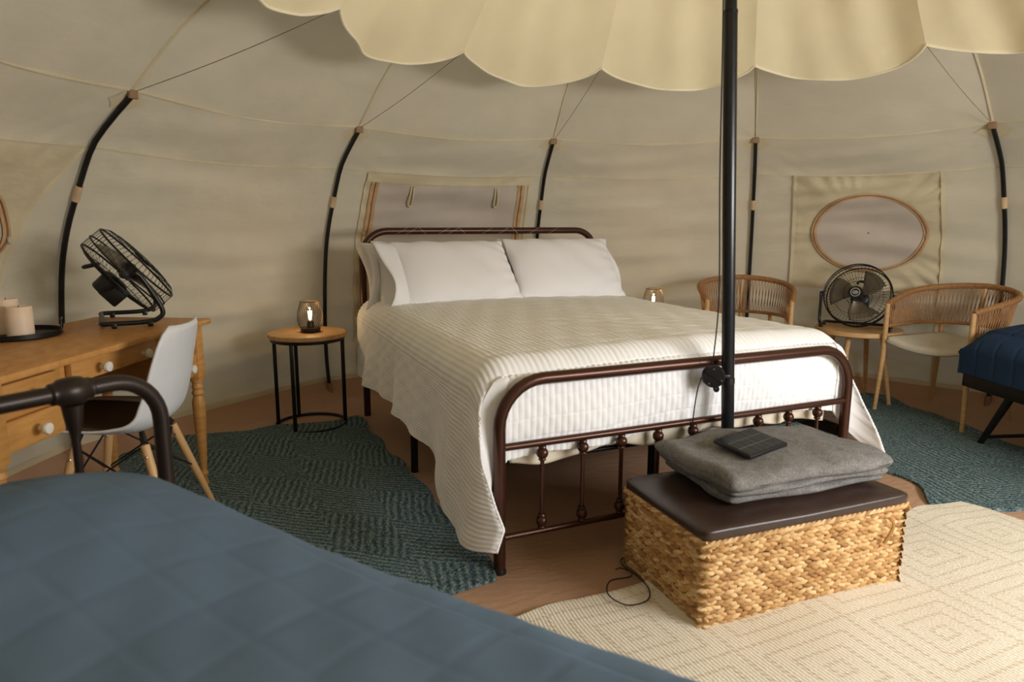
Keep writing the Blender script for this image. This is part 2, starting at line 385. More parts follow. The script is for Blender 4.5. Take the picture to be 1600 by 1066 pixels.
def oval(win, ac, zc, ra, rz, off):
    t = np.linspace(0, 2*PI, 61)[:-1]
    rr = np.linspace(0.02, 1, 24)
    A = ac+ra*rr[None, :]*np.cos(t)[:, None]; Zz = zc+rz*rr[None, :]*np.sin(t)[:, None]
    MB().grid(wallpos(A, Zz, off), wrap_u=True).build('mesh_panel', 'mesh', win)
    rr = np.linspace(.98, 1.075, 4); A = ac+ra*rr[None, :]*np.cos(t)[:, None]; Zz = zc+rz*rr[None, :]*np.sin(t)[:, None]
    MB().grid(wallpos(A, Zz, off+.008), wrap_u=True).build('zip_tape', 'tan_tape', win)
    MB().tube(wallpos(ac+ra*1.03*np.cos(t), zc+rz*1.03*np.sin(t), off+.012), .003, 4, closed=True).build('zip_teeth', 'zip', win)
    pc = wallpos(ac-ra*1.03, zc-.02, off+.018); MB().box(pc, (.008, .008, .03), bevel=.002).build('zip_pull', 'steel', win)
w2 = tag(empty('window_2', wallpos(30.5, 1.08)), 'oval zip window in a gathered cream patch above the floor fan', kind='structure')
A = np.linspace(40.4, 21.8, 60)[:, None]; Zz = np.linspace(.70, 1.465, 50)[None, :]
ed = np.abs((A-31.1)/9.3)**2+np.abs((Zz-1.08)/.38)**2
ang = np.arctan2((Zz-1.08)/.38, (A-31.1)/9.3)
wr = .010*np.sin(ang*26+3*np.sin(ang*5))*np.clip(ed-.5, 0, 1)
P = wallpos(A+0*Zz, Zz+0*A, .010); P -= (wr[..., None])*np.stack([np.cos(np.radians(A+0*Zz)), np.sin(np.radians(A+0*Zz)), 0*A+0*Zz], -1)
MB().grid(P).build('gathered_patch', 'patch', w2)
for a in (40.3, 21.9): MB().grid(wall_rect(a-.25, a+.25, .12, 1.47, .022, 3, 20)).build('side_seam', 'cream_tape', w2)
oval(w2, 30.7, 1.085, 6.7, .245, .022)
w3 = tag(empty('window_3', wallpos(152, 1.05)), 'cream zip window patch cut off by the left edge', kind='structure')
A = np.linspace(164, 141.8, 40); Zt = np.linspace(.62, 1.46, 30)
aa = np.array([[150+ (x-150)*1.0 for x in np.linspace(166, interp(z, [(.6, 149.3), (.9, 147.6), (1.15, 146), (1.3, 144.3), (1.46, 141.6)]), 40)] for z in Zt]).T
MB().grid(wallpos(aa, np.broadcast_to(Zt[None, :], aa.shape), .010)).build('gathered_patch', 'patch', w3)
MB().tube(wallpos(aa[-1], Zt, .012), .008, 5).build('edge_seam', 'cream_tape', w3)
oval(w3, 157.5, 1.10, 9.2, .25, .020)

# inner canopy --------------------------------------------------------
canopy = thing('inner_canopy', (TC[0], TC[1], 1.95), 'pale yellow scalloped cotton canopy hanging around the centre pole', 'canopy')
CP = smoothcurve([(1.43, 1.94, 0), (1.27, 2.13, 0), (1.02, 2.47, 0), (.62, 2.87, 0), (.25, 3.25, 0), (.05, 3.45, 0)], 50)
def canopos(th, s, off=0):
    th, s = np.broadcast_arrays(np.asarray(th, float), np.asarray(s, float)); ph, wd, bi = bayinfo(th)
    k = np.linspace(0, 1, 50); r = np.interp(s, k, CP[:, 0]); z = np.interp(s, k, CP[:, 1])
    # lobes hang lower on the side turned away from the viewer
    lob = np.sin(PI*ph**.85)**.85; w = (1-s)**1.6
    z = z-.085*lob*w; r = r+.12*lob*np.maximum(w, .75*(1-s)**.7*np.clip(s*6, 0, 1))
    z = z+.03*(1-np.abs(2*ph-1))*0
    t = np.radians(th); r = r+.016*np.sin(19*t+3*s+bi)*(1-s)*lob+.010*np.sin(37*t-6*s+2*bi)*(1-s)*lob+.006*np.sin(22*s+11*t+bi)*lob
    return np.stack([TC[0]+(r-off)*np.cos(t), TC[1]+(r-off)*np.sin(t), z], -1)
for i in range(12):
    th = np.linspace(POLES[i], POLES[i+1], 33)
    MB().grid(canopos(th[:, None], np.linspace(0, 1, 34)[None, :])).build('scalloped_panel', 'canopy', canopy)
    MB().tube(canopos(th, 0.0), .006, 6).build('hem_piping', 'white_hem', canopy)

# tent poles ----------------------------------------------------------
PL = ['behind the wooden desk at the left', 'behind the round side table', 'behind the right end of the headboard', 'between the centre pole and the oval window', 'at the right edge behind the woven armchair']
for k in range(5):
    a = POLES[k+1]; zt = np.concatenate([np.linspace(0.015, 1.6, 30), [1.655, 1.672]])
    pp = wallpos(np.full(len(zt), a), zt, .028)
    t = thing('tent_pole', pp[0], 'black curved tent pole ' + PL[k], 'tent pole', 'curved tent poles')
    MB().tube(pp, .0125, 10).build('rod', 'black_pole', t)
    p0 = wallpos(a, 1.29, .028); p1 = wallpos(a, 1.255, .028); d = p0-p1
    MB().tube([p1-d*.4, p0+d*.4], [.017, .017], 10).build('webbing_sleeve', 'tab', t)
    rad = V3(math.cos(math.radians(a)), math.sin(math.radians(a)), 0); tan = V3(-rad[1], rad[0], 0)
    tp = wallpos(a, 1.685, .012)
    MB().box(tp-V3(0, 0, .012), (.045, .016, .036), (tan, rad, V3(0, 0, 1)), .004).build('top_pocket', 'leather_tan', t)
    cc = []
    for j in range(12): cc.append(wallpos(a+2.0*math.cos(j*PI/6)*(.8 if j % 2 else 1.15), 1.652+.032*math.sin(j*PI/6), .006))
    MB().add([wallpos(a, 1.655, .008)]+cc, [(0, 1+j, 1+(j+1) % 12) for j in range(12)]).build('reinforcement_patch', 'cream_tape', t)
    b = wallpos(a, .02, .03); b2 = wallpos(a, .085, .03)
    MB().tube([b-V3(0, 0, .015), b2], [.02, .017], 10).build('foot_pocket', 'leather_tan', t)
    e = canopos(a, 0.0); s = tp-rad*.02
    n = np.linspace(0, 1, 10)[:, None]; path = s+(e-s)*n-V3(0, 0, .012)*np.sin(PI*n)
    tag(MB().tube(path, .0016, 4).build('guy_string', 'string'), 'thin brown string tied to the tent pole ' + PL[k], 'string', 'strings from poles to canopy')

# centre pole ---------------------------------------------------------
def polep(z): return V3(.90-.053*z, -.07+.011*z, z)
cpole = thing('centre_pole', polep(0), 'tall black steel centre pole standing at the foot of the white bed', 'pole')
MB().tube([polep(0), polep(1.84)], .0228, 20).build('lower_tube', 'pole_steel', cpole)
MB().tube([polep(1.84), polep(3.45)], .0205, 20).build('upper_tube', 'pole_steel', cpole)
MB().tube([polep(1.835), polep(1.845)], .0234, 20).build('joint_ring', 'black_metal', cpole)
MB().tube([polep(.585), polep(.605)], .0243, 20).build('strap', 'black', cpole)
tocam = -fw*V3(1, 1, 0); tocam /= np.linalg.norm(tocam)
rc = polep(.615)-rt*.058+tocam*.02
reel = thing('cable_reel', rc-V3(0, 0, .04), 'round black plastic cord reel strapped to the centre pole', 'cord reel')
ax = tocam*.95-rt*.25; ax /= np.linalg.norm(ax)
MB().lathe([(.0, -.012), (.038, -.012), (.041, -.008), (.041, .006), (.037, .012), (0, .012)], rc, 28, ax).build('housing', 'black', reel)
sd = np.cross(V3(0, 0, 1), ax); sd /= np.linalg.norm(sd); uu = np.cross(ax, sd)
MB().box(rc+ax*.0125, (.074, .006, .003), (sd*.85-uu*.5, uu*.85+sd*.5, ax), .001).build('rib', 'black_metal', reel)
MB().lathe([(0, -.006), (.011, -.006), (.011, .006), (0, .006)], rc-uu*.046+sd*.012, 14, ax).build('lug', 'black', reel)
for q in ((-.4, -.7), (.0, .8), (.8, -.35), (.3, -1.14)): MB().lathe([(0, 0), (.0028, 0), (.002, .002), (0, .002)], rc+ax*.0125+sd*q[0]*.036+uu*q[1]*.036, 8, ax).build('rivet', 'steel', reel)
MB().box(rc+rt*.043, (.03, .018, .014), (rt, tocam, V3(0, 0, 1)), .003).build('clip', 'black', reel)
cb = [rc+uu*.035-sd*.005]
for z in (.9, 1.3, 1.7, 2.1, 2.5): cb.append(polep(z)-rt*(.045-.011*(z-.6))+tocam*.02+rt*.002*math.sin(z*9))
c1 = smoothcurve(cb, 40)
dn = [rc-sd*.04-uu*.005, rc-sd*.052-V3(0, 0, .05), rc-sd*.06-V3(0, 0, .12), rc-sd*.066-V3(0, 0, .22), rc-sd*.07+tocam*.0-V3(0, 0, .42), V3(.74, -.06, .02), V3(.6, -.06, .006), V3(.42, -.09, .006), V3(.368, -.235, .03), V3(.27, -.26, .044), V3(.222, -.326, .044), V3(.24, -.398, .044), V3(.31, -.402, .044), V3(.352, -.35, .046), V3(.358, -.27, .05), V3(.352, -.20, .04), V3(.36, -.15, .01)]
cord = thing('power_cord', (.74, -.06, 0), 'thin black cord running down the centre pole and looping on the floor by the basket', 'cord')
MB().tube(c1, .0024, 6).build('upper_cord', 'black', cord)
MB().tube(smoothcurve(dn, 110), .0024, 6).build('lower_cord', 'black', cord)

# ------------------------------------------------------------------ rugs
def rug(name, L, Rr, mat, label, thick=.012, nu=70, nv=70, wav=.012, z0=.0, seed=1):
    vv = np.linspace(0, 1, nv); Lp = smoothcurve([(x, y, 0) for x, y in L], nv); Rp = smoothcurve([(x, y, 0) for x, y in Rr], nv)
    uu_ = np.linspace(0, 1, nu)[:, None, None]; P = Lp[None]*(1-uu_)+Rp[None]*uu_
    x, y = P[..., 0].copy(), P[..., 1].copy()
    e = np.minimum(np.minimum(uu_[..., 0], 1-uu_[..., 0]), np.minimum(vv, 1-vv)[None, :])
    edge = np.exp(-e*12)
    P[..., 0] += wav*np.sin(17*y+seed)*edge; P[..., 1] += wav*np.sin(15*x+seed*2)*edge
    P[..., 2] = z0+thick+.004*np.sin(9*x+seed)*np.sin(8*y)+.010*edge*np.clip(np.sin(13*x+7*y+seed), 0, 1)
    bot = P.copy(); bot[..., 2] = z0+.001
    mb = MB(); uvs = np.stack([x, y], -1); mb.grid(P, uv=uvs)
    n = nu*nv; mb.grid(bot, uv=uvs)
    for i in range(nu-1):
        for j in (0, nv-1): mb.f.append((i*nv+j, (i+1)*nv+j, n+(i+1)*nv+j, n+i*nv+j))
    for j in range(nv-1):
        for i in (0, nu-1): mb.f.append((i*nv+j, i*nv+j+1, n+i*nv+j+1, n+i*nv+j))
    return tag(mb.build(name, mat, angle=60), label, 'rug')
rug('area_rug', [(-1.28, -.06), (-1.3, .9), (-1.27, 1.99)], [(-.03, -.06), (.0, .3), (-.03, 1.0), (-.06, 2.0)], 'teal', 'dark teal herringbone rug on the desk side of the white bed', seed=1)
rug('area_rug', [(1.83, -.26), (2.03, .12), (1.72, .62), (1.46, 1.3)], [(3.1, -.75), (3.0, .1), (3.12, .6), (3.26, 1.2)], 'teal', 'dark teal herringbone rug under the woven armchair', seed=2.5)
rug('area_rug', [(-.35, -1.95), (-.3, -1.1), (-.34, -.30)], [(2.45, -1.75), (2.2, -1.0), (1.93, -.25)], 'cream_rug', 'cream rug with nested diamond lines under the seagrass basket', z0=.016, wav=.016, seed=.4)

# ------------------------------------------------------------------ centre bed
BW, BL, HH, HF = 1.55, 2.06, 1.097, .655
bed = thing('metal_bed', (BW/2, BL/2, 0), 'bronze metal bed frame with spindle footboard holding the white quilt', 'bed')
def spindle(mb_par, x, y, z0, z1, r, kr, mat, name='spindle'):
    h = z1-z0
    sp_ = MB().lathe([(r, 0), (r, h)], (x, y, z0), 8).build(name, mat, mb_par)
    ball = [(r*1.5, -kr*1.25), (r*1.9, -kr*1.1), (r*1.5, -kr*.95)]+[(kr*math.sin(q), -kr*math.cos(q)) for q in np.linspace(.55, PI-.45, 9)]+[(r*1.9, kr*1.0), (r*1.6, kr*1.25)]
    for z in (z1-kr*1.5, z0+kr*1.5): MB().lathe(ball, (x, y, z), 14).build('knob', mat, sp_)
fb = MB().tube(arch(BW, HF, .155), .0205, 14).build('footboard', 'bronze', bed)
MB().tube([(0, 0, .436), (BW, 0, .436)], .0125, 10).build('rail', 'bronze', bed)
MB().tube([(0, 0, .123), (BW, 0, .123)], .0105, 10).build('rail', 'bronze', bed)
for k in range(1, 10): spindle(bed, BW*k/10, 0, .128, .43, .0075, .0205, 'bronze')
for x in (0, BW): MB().lathe([(.0225, 0), (.0225, .012), (.021, .016)], (x, 0, 0), 14).build('foot_cap', 'black', bed)
hb = MB().tube(arch(BW, HH, .15, BL), .0205, 14).build('headboard', 'bronze', bed)
for z in (.87, .45): MB().tube([(0, BL, z), (BW, BL, z)], .011, 10).build('rail', 'bronze', bed)
for k in range(1, 10): spindle(bed, BW*k/10, BL, .455, .865, .0075, .02, 'bronze')
tm = MB()
for k, x in enumerate((.02, .2, .26, .38, .46, .52, .63, .74, .85, .98, 1.06, 1.2)):
    q = [(x+.012*j*(1 if k % 3 else -.6), BL-.021*math.cos(-.9+.33*j), HH+.021*math.sin(-.9+.33*j)) for j in range(7)]; tm.tube(q, .0006, 3)
tm.build('packing_tape_scraps', 'porcelain', hb)
for x in (.0, BW): MB().box((x, BL/2, .30), (.03, BL-.04, .045), bevel=.004).build('side_rail', 'black_metal', bed)
MB().box((BW/2, BL/2, .30), (.035, BL-.04, .035), bevel=.004).build('centre_beam', 'black_metal', bed)
for y in np.linspace(.15, BL-.15, 9): MB().box((BW/2, y, .328), (BW-.03, .05, .012), bevel=.003).build('slat', 'black_metal', bed)
for x in (0.0, BW/2, BW):
    for y in ((BL/2,) if x != BW/2 else (.25, BL/2, BL-.3)): MB().tube([(x, y, 0), (x, y, .3)], .017, 10).build('support_leg', 'black_metal', bed)
# mattress
def rbox(c, d, r, n=8, ax=None, fn=None, exp=6.0, expv=None):
    "superellipsoid-like padded box"
    u = np.linspace(0, 2*PI, 128, endpoint=False); v = np.linspace(-PI/2, PI/2, 28)
    def se(w, e): return np.sign(w)*np.abs(w)**e
    e1, e2 = 2/exp, 2/(expv or exp)
    X = d[0]/2*se(np.cos(v), e2)[None, :]*se(np.cos(u), e1)[:, None]; Y = d[1]/2*se(np.cos(v), e2)[None, :]*se(np.sin(u), e1)[:, None]; Z = d[2]/2*se(np.sin(v), e2)[None, :]+0*X
    P = np.stack([X, Y, Z], -1)
    if fn is not None: P = fn(P)
    if ax is not None: P = P@np.array(ax)
    return P+np.array(c)
mt = MB().grid(rbox((BW/2, BL/2+.01, .51), (1.50, 1.96, .36), .05, exp=9), wrap_u=True).build('mattress', 'mattress')
tag(mt, 'white mattress under the ribbed white quilt', 'mattress')
# white quilt
TOPZ = .722
def ribs(u, v):
    h = np.abs(np.sin(PI*u/.0225))**.6
    row = np.abs(((v/.135)+.5*(np.floor(u/.0225) % 2)*0) % 1-.5)*.135
    return .0040*h*(1-.85*np.exp(-(row/.005)**2))
def quilt_white():
    FL, RA = .705, .125; arc = RA*PI/2
    nu = 620; nv = 176
    um = FL+arc+.62
    u = np.linspace(-um, um, nu); Yv = np.linspace(1.985, 0.06, nv)
    U, Yg = np.meshgrid(u, Yv, indexing='ij')
    a = np.abs(U); sg = np.sign(U)
    th_ = np.clip((a-FL)/RA, 0, PI/2); drop = np.clip(a-FL-arc, 0, None)
    # hem heights by Y (left, right)
    hemL = interp(Yg, [(-.2, .27), (.0, .185), (.1, .15), (.30, .15), (.42, .22), (.56, .285), (.87, .325), (1.5, .325), (2, .31)])
    hemR = interp(Yg, [(-.2, .25), (-.1, .18), (.05, .2), (.2, .27), (.5, .30), (1, .31), (2, .31)])
    hem = np.where(U < 0, hemL, hemR)
    dmax = (TOPZ-RA)-hem; fr = np.clip(drop/.62, 0, 1); dz = fr*dmax
    top = TOPZ-.012*(U/FL)**2*(a < FL)-.012*(a >= FL)+.006*np.sin(3*U+2*Yg)
    # foot rounding of the top
    fo = np.clip((.16-Yg)/.10, 0, 1)
    X = np.where(a < FL, U, sg*(FL+RA*np.sin(th_)))
    Z = np.where(a < FL, top, top-RA*(1-np.cos(th_))-dz)
    cornfold = np.exp(-((Yg-.12)/.22)**2)
    X = X+sg*(fr*(.035+.02*np.sin(9*Yg+1+sg)+.012*np.sin(21*Yg))+.03*fr*cornfold)
    X = X+BW/2
    Z = Z-.05*fo**2*(1-fr)
    ext = np.where(U < 0, interp(drop/.62*dmax, [(0, .02), (.1, .08), (.2, .14), (.35, .22), (.6, .20)]), interp(drop/.62*dmax, [(0, .02), (.12, .07), (.25, .13), (.35, .16), (.6, .12)]))
    ext = ext*np.clip(th_/(PI/2), 0, 1)**1.2
    k = np.clip((.5-Yg)/.44, 0, 1); Y2 = Yg-ext*k**1.6
    X = X+np.where(U < 0, .10*np.clip((-.03-Y2)/.17, 0, 1)**1.4*np.clip(fr*2.2, 0, 1), .0)
    P = np.stack([X, Y2, Z], -1)
    N = normals(P); s = np.sign(N[nu//2, nv//2, 2]); N *= s
    P = P+N*(ribs(U, Yg)+.002*np.sin(40*U+13*Yg)*np.cos(31*Yg))[..., None]
    mb = MB().grid(P)
    # foot drop tucked behind the footboard
    x = np.linspace(.04, BW-.04, 480); w = np.linspace(0, .52, 60)
    Xg, Wg = np.meshgrid(x, w, indexing='ij')
    R2 = .05; t2 = np.clip(Wg/R2, 0, PI/2); dd = np.clip(Wg-R2*PI/2, 0, None)
    z0 = np.interp(x, P[:, -1, 0][np.argsort(P[:, -1, 0])], P[:, -1, 2][np.argsort(P[:, -1, 0])])[:, None]
    z0 = np.minimum(z0, TOPZ-.05)
    hemf = interp(Xg, [(0, .375), (.2, .39), (.42, .385), (.7, .425), (.95, .43), (1.38, .405), (1.55, .38)])
    zz_ = z0-R2*(1-np.cos(t2)); Zf = zz_-dd/ (.52-R2*PI/2)*(zz_-hemf)
    Yf = .062-.032*np.sin(t2)+.006*np.sin(14*Xg)*np.clip(dd*4, 0, 1)-.008*np.sin(PI*np.clip(dd/.4, 0, 1))
    Pf = np.stack([Xg, Yf, Zf], -1); N = normals(Pf); N *= np.sign(-N[200, 40, 1])
    Pf = Pf+N*(ribs(Xg-BW/2, .06-Wg)+.0015*np.sin(90*Zf+30*Xg)*np.sin(70*Xg))[..., None]*.9
    mb.grid(Pf)
    # corner folds: cloth runs from the foot face behind the post to the hanging flap
    for side in (0, 1):
        ia = [i for i in range(nu) if (u[i] < -FL+.01 if side == 0 else u[i] > FL-.01)]
        if side == 0: ia = ia[::-1]
        E1 = P[ia, -1]                                   # flap edge, from the top down
        E0 = Pf[0 if side == 0 else -1]                  # foot-face edge, from the top down
        E0 = np.stack([np.interp(np.linspace(0, 1, len(ia)), np.linspace(0, 1, len(E0)), E0[:, c]) for c in range(3)], -1)
        t_ = np.linspace(0, 1, 26)[:, None, None]
        k0 = np.linspace(0, 1, len(ia))[:, None]
        ctl = (E0+E1)/2*(1-np.clip(k0*4, 0, 1))+np.clip(k0*4, 0, 1)*np.concatenate([np.full((len(ia), 1), -.062 if side == 0 else BW+.062), np.full((len(ia), 1), .075), (E0[:, 2:]+E1[:, 2:])/2], 1)
        G = E0[None]*(1-t_)**2+2*t_*(1-t_)*ctl[None]+t_**2*E1[None]
        mb.grid(G[:, ::2])
    return mb
qo = quilt_white().build('bed_quilt', 'white_quilt', angle=180)
md = qo.modifiers.new('thickness', 'SOLIDIFY'); md.thickness = .008; md.offset = -1
tag(qo, 'white channel-stitched quilt draped over the bronze metal bed', 'quilt')
x = np.linspace(.06, BW-.06, 120); zt = np.linspace(0, 1, 12); Xg, Tg = np.meshgrid(x, zt, indexing='ij')
hz = interp(Xg, [(0, .36), (.3, .375), (.75, .375), (1.0, .385), (1.15, .40), (1.25, .37), (1.5, .36)])
tag(MB().grid(np.stack([Xg, .052+.008*np.sin(30*Xg)*Tg, .46-Tg*(.46-hz+.03*np.sin(7*Xg)**2)], -1)).build('bed_sheet', 'cream_sheet', solid=.002), 'cream sheet edge hanging below the white quilt at the footboard', 'sheet')
# pillows
def pillow(c, w, h, t, lean, yaw, label, flap=0, seed=0):
    th = thing('pillow', c, label, 'pillow', 'white pillows against the headboard')
    n = 44; u = np.linspace(-1, 1, n); U, Vv = np.meshgrid(u, u, indexing='ij')
    f = np.clip((1-np.abs(U)**3.2), 0, 1)**.55*np.clip((1-np.abs(Vv)**2.8), 0, 1)**.55
    pin = 1-.06*(np.abs(U)**2*np.abs(Vv)**2)
    wr = .004*np.sin(9*U+5*Vv+seed)*f+.006*np.sin(14*U*Vv+7*Vv+seed)*(1-f)
    ca, sa = math.cos(lean), math.sin(lean); xa = V3(math.cos(yaw), math.sin(yaw), 0); ya = V3(-math.sin(yaw)*ca, math.cos(yaw)*ca, sa); na = np.cross(xa, ya)
    mb = MB()
    for s in (1, -1):
        X = U*w/2*(1-.05*Vv**2*0)*(1-.035*(1-np.abs(U))*0)-0; Yl = Vv*h/2*(1-.05*(1-np.abs(Vv))*0)
        X = X*(1-.05*np.cos(PI*Vv/2)*np.abs(U)**3*0.6); Yl = Yl*(1-.06*np.cos(PI*U/2)*np.abs(Vv)**3)
        Zl = s*(f*t/2)+wr
        mb.grid(np.array(c)+X[..., None]*xa+Yl[..., None]*ya+Zl[..., None]*na)
    mb.build('cushion', 'white_linen', th, angle=180)
    if flap:
        n2 = 26; a = np.linspace(0, 2*PI, n2+1)[:-1]; L = np.linspace(0, .11, 6); A, Lg = np.meshgrid(a, L, indexing='ij')
        k = .55+Lg*4.2
        X = flap*(w/2*.90+Lg*(1.0+.25*np.sin(2*A+seed))); Yl = np.cos(A)*h/2*(.93+.4*Lg); Zl = np.sin(A)*t/2*k*(1+.35*np.sin(3*A+seed)*Lg*8)
        MB().grid(np.array(c)+X[..., None]*xa+Yl[..., None]*ya+Zl[..., None]*na, wrap_u=True).build('pillowcase_opening', 'white_linen', th, angle=180, solid=.003)
    return th
pillow((.415, 1.935, .842), .70, .43, .13, math.radians(66), 0.02, 'plump white pillow hidden behind the left front pillow', -1, 2)
pillow((1.18, 1.945, .848), .70, .43, .13, math.radians(67), -.01, 'white pillow tucked behind the right front pillow', 1, 3)
pillow((.475, 1.775, .865), .72, .47, .18, math.radians(46), .05, 'plump white front pillow on the left, open end showing', -1, .5)
pillow((1.185, 1.80, .87), .70, .47, .17, math.radians(48), -.05, 'white front pillow on the right half of the bed', 0, 1.3)

# ------------------------------------------------------------------ foreground blue bed (left)
lA = V3(.822, .57, 0); lB = V3(.57, -.822, 0); P0 = V3(-.955, -.165, 0); LW = 1.02; LLn = 1.95
lb = thing('metal_bed', P0-lA*LW/2+lB*LLn/2, 'dark bronze metal bed frame with ball joint rail in the left foreground', 'bed')
def lpt(a, b, z): return P0-lA*a+lB*b+V3(0, 0, z)
ar = arch(LW, .80, .11)
MB().tube([lpt(x, 0, z) for x, _, z in ar], .0185, 16).build('headboard', 'bronze_dark', lb)
ar2 = arch(LW, .52, .11)
MB().tube([lpt(x, LLn, z) for x, _, z in ar2], .0185, 12).build('footboard', 'bronze_dark', lb)
MB().tube([lpt(0, 0, .42), lpt(LW, 0, .42)], .011, 10).build('rail', 'bronze_dark', lb)
for x in (.195, .405, .615, .825):
    c = lpt(x, 0, .80)
    MB().lathe([(.019, -.045), (.024, -.04), (.024, -.03), (.030, -.022), (.0325, 0), (.030, .022), (.024, .03), (.024, .04), (.019, .045)], c, 18, lA).build('ball_joint', 'bronze_dark', lb)
    s_ = MB().lathe([(.009, -.38), (.009, -.105), (.012, -.09), (.017, -.07), (.020, -.05), (.022, -.03)], c, 12).build('spindle', 'bronze_dark', lb)
for a in (0.03, LW-.03): MB().box(lpt(a, LLn/2, .28), (.03, LLn, .05), (lA, lB, V3(0, 0, 1)), .004).build('side_rail', 'black_metal', lb)
lm_ = MB().grid(rbox(lpt(LW/2+.04, LLn/2+.02, .43), (.84, 1.84, .24), .05, ax=(lA, lB, V3(0, 0, 1)), exp=8), wrap_u=True).build('mattress', 'mattress'); tag(lm_, 'mattress under the slate blue quilt in the foreground', 'mattress')
def blue_quilt(pt, w, l, ztop, zhem, head_lift, rad, name, mat, label, a0=0.0, diag=True, pitch=.105, b0=.03, depth=.006):
    nu, nv = 200, 260; arc = rad*PI/2; flat = w/2-rad
    um = flat+arc+(ztop-rad-zhem); vm0 = b0
    u = np.linspace(-um, um, nu); v = np.linspace(-(arc+.12), l-2*rad+arc+.15, nv)
    U, Vg = np.meshgrid(u, v, indexing='ij'); a = np.abs(U)
    t1 = np.clip((a-flat)/rad, 0, PI/2); d1 = np.clip(a-flat-arc, 0, None)
    A = np.where(a < flat, U, np.sign(U)*(flat+rad*np.sin(t1)))
    l2 = l-2*rad
    tb = np.clip(-Vg/rad, 0, PI/2); db = np.clip(-Vg-arc, 0, None); te = np.clip((Vg-l2)/rad, 0, PI/2); de = np.clip(Vg-l2-arc, 0, None)
    B = rad+np.where(Vg < 0, -rad*np.sin(tb), np.where(Vg > l2, l2+rad*np.sin(te), Vg))
    Z = ztop-rad*(1-np.cos(t1))-d1-rad*(1-np.cos(np.maximum(tb, te)))*np.cos(t1)-(db+de)*(np.cos(t1))
    Z = np.maximum(Z, zhem-.02+.01*np.sin(9*Vg))
    Z += head_lift*np.exp(-((Vg-.14)/.30)**2)*np.cos(t1)**.5*np.clip(1-(a/(w/2))**2, 0, 1)-.03*(U/(w/2))**2*(a < flat)-.03*(a >= flat)*np.cos(t1)
    Z += .008*np.sin(5*U+3*Vg)*np.cos(t1)
    P = pt(w/2+a0-A, b0+B, Z)
    N = normals(P); N *= np.sign(N[nu//2, nv//2, 2])
    if diag: c1, c2 = (U+.006*np.sin(9*Vg))/pitch, (Vg+.006*np.sin(11*U))/pitch
    else: c1, c2 = (Vg+.02*np.sin(9*U))/pitch, (Vg*0+U+.02*np.sin(8*Vg))/(pitch*3)
    def ln(c): return np.abs(c % 1-.5)
    h = depth*(1-np.exp(-((.5-ln(c1))/.05)**2))*(1-np.exp(-((.5-ln(c2))/.05)**2))
    P = P+N*(h+.002*np.sin(37*U+11*Vg)*np.sin(23*Vg))[..., None]
    o = MB().grid(P).build(name, mat, angle=180, solid=.01); return tag(o, label, 'quilt')
blue_quilt(lambda a, b, z: P0-lA*np.asarray(a)[..., None]+lB*np.asarray(b)[..., None]+np.asarray(z)[..., None]*V3(0, 0, 1), .92, 1.9, .615, .30, .10, .11, 'bed_quilt', 'blue_quilt', 'slate blue quilt filling the left foreground', a0=.06, b0=.05, pitch=.115, depth=.0016)
# ------------------------------------------------------------------ right navy bed
rB = V3(-.31, -.951, 0); rA = V3(.951, -.31, 0); Q0 = V3(2.858, .375, 0)
rb = thing('platform_bed', Q0+rA*.42+rB*.9, 'black metal platform bed frame with slanted legs at the right edge', 'bed')
def rpt(a, b, z): return Q0+rA*np.asarray(a)[..., None]+rB*np.asarray(b)[..., None]+np.asarray(z)[..., None]*V3(0, 0, 1)
for a in (.0, .8): MB().box(rpt(a+.02, .93, .325), (.035, 1.86, .07), (rA, rB, V3(0, 0, 1)), .004).build('side_rail', 'black_metal', rb)
for b in (.015, .6, 1.2, 1.845): MB().box(rpt(.42, b, .325), (.8, .035, .06), (rA, rB, V3(0, 0, 1)), .004).build('cross_rail', 'black_metal', rb)
for b in np.linspace(.12, 1.75, 9): MB().box(rpt(.42, b, .362), (.8, .06, .012), (rA, rB, V3(0, 0, 1)), .003).build('slat', 'black_metal', rb)
for b, s in ((.30, -1), (1.55, 1)):
    for a in (.03, .81):
        MB().tube([rpt(a, b, .30), rpt(a, b+s*.16, .004)], [.021, .015], 10).build('leg', 'black_metal', rb)
    MB().tube([rpt(.03, b+s*.14, .05), rpt(.81, b+s*.14, .05)], .010, 8).build('stretcher', 'black_metal', rb)
mm = MB().grid(rbox(rpt(.40, .93, .46), (.72, 1.8, .19), .05, ax=(rA, rB, V3(0, 0, 1)), exp=8), wrap_u=True).build('mattress', 'mattress'); tag(mm, 'mattress under the navy quilt at the right edge', 'mattress')
blue_quilt(rpt, .80, 1.9, .585, .36, .06, .10, 'bed_quilt', 'navy_quilt', 'navy blue quilt on the platform bed at the right edge', a0=-.01, diag=False, pitch=.12, b0=-.02, depth=.004)

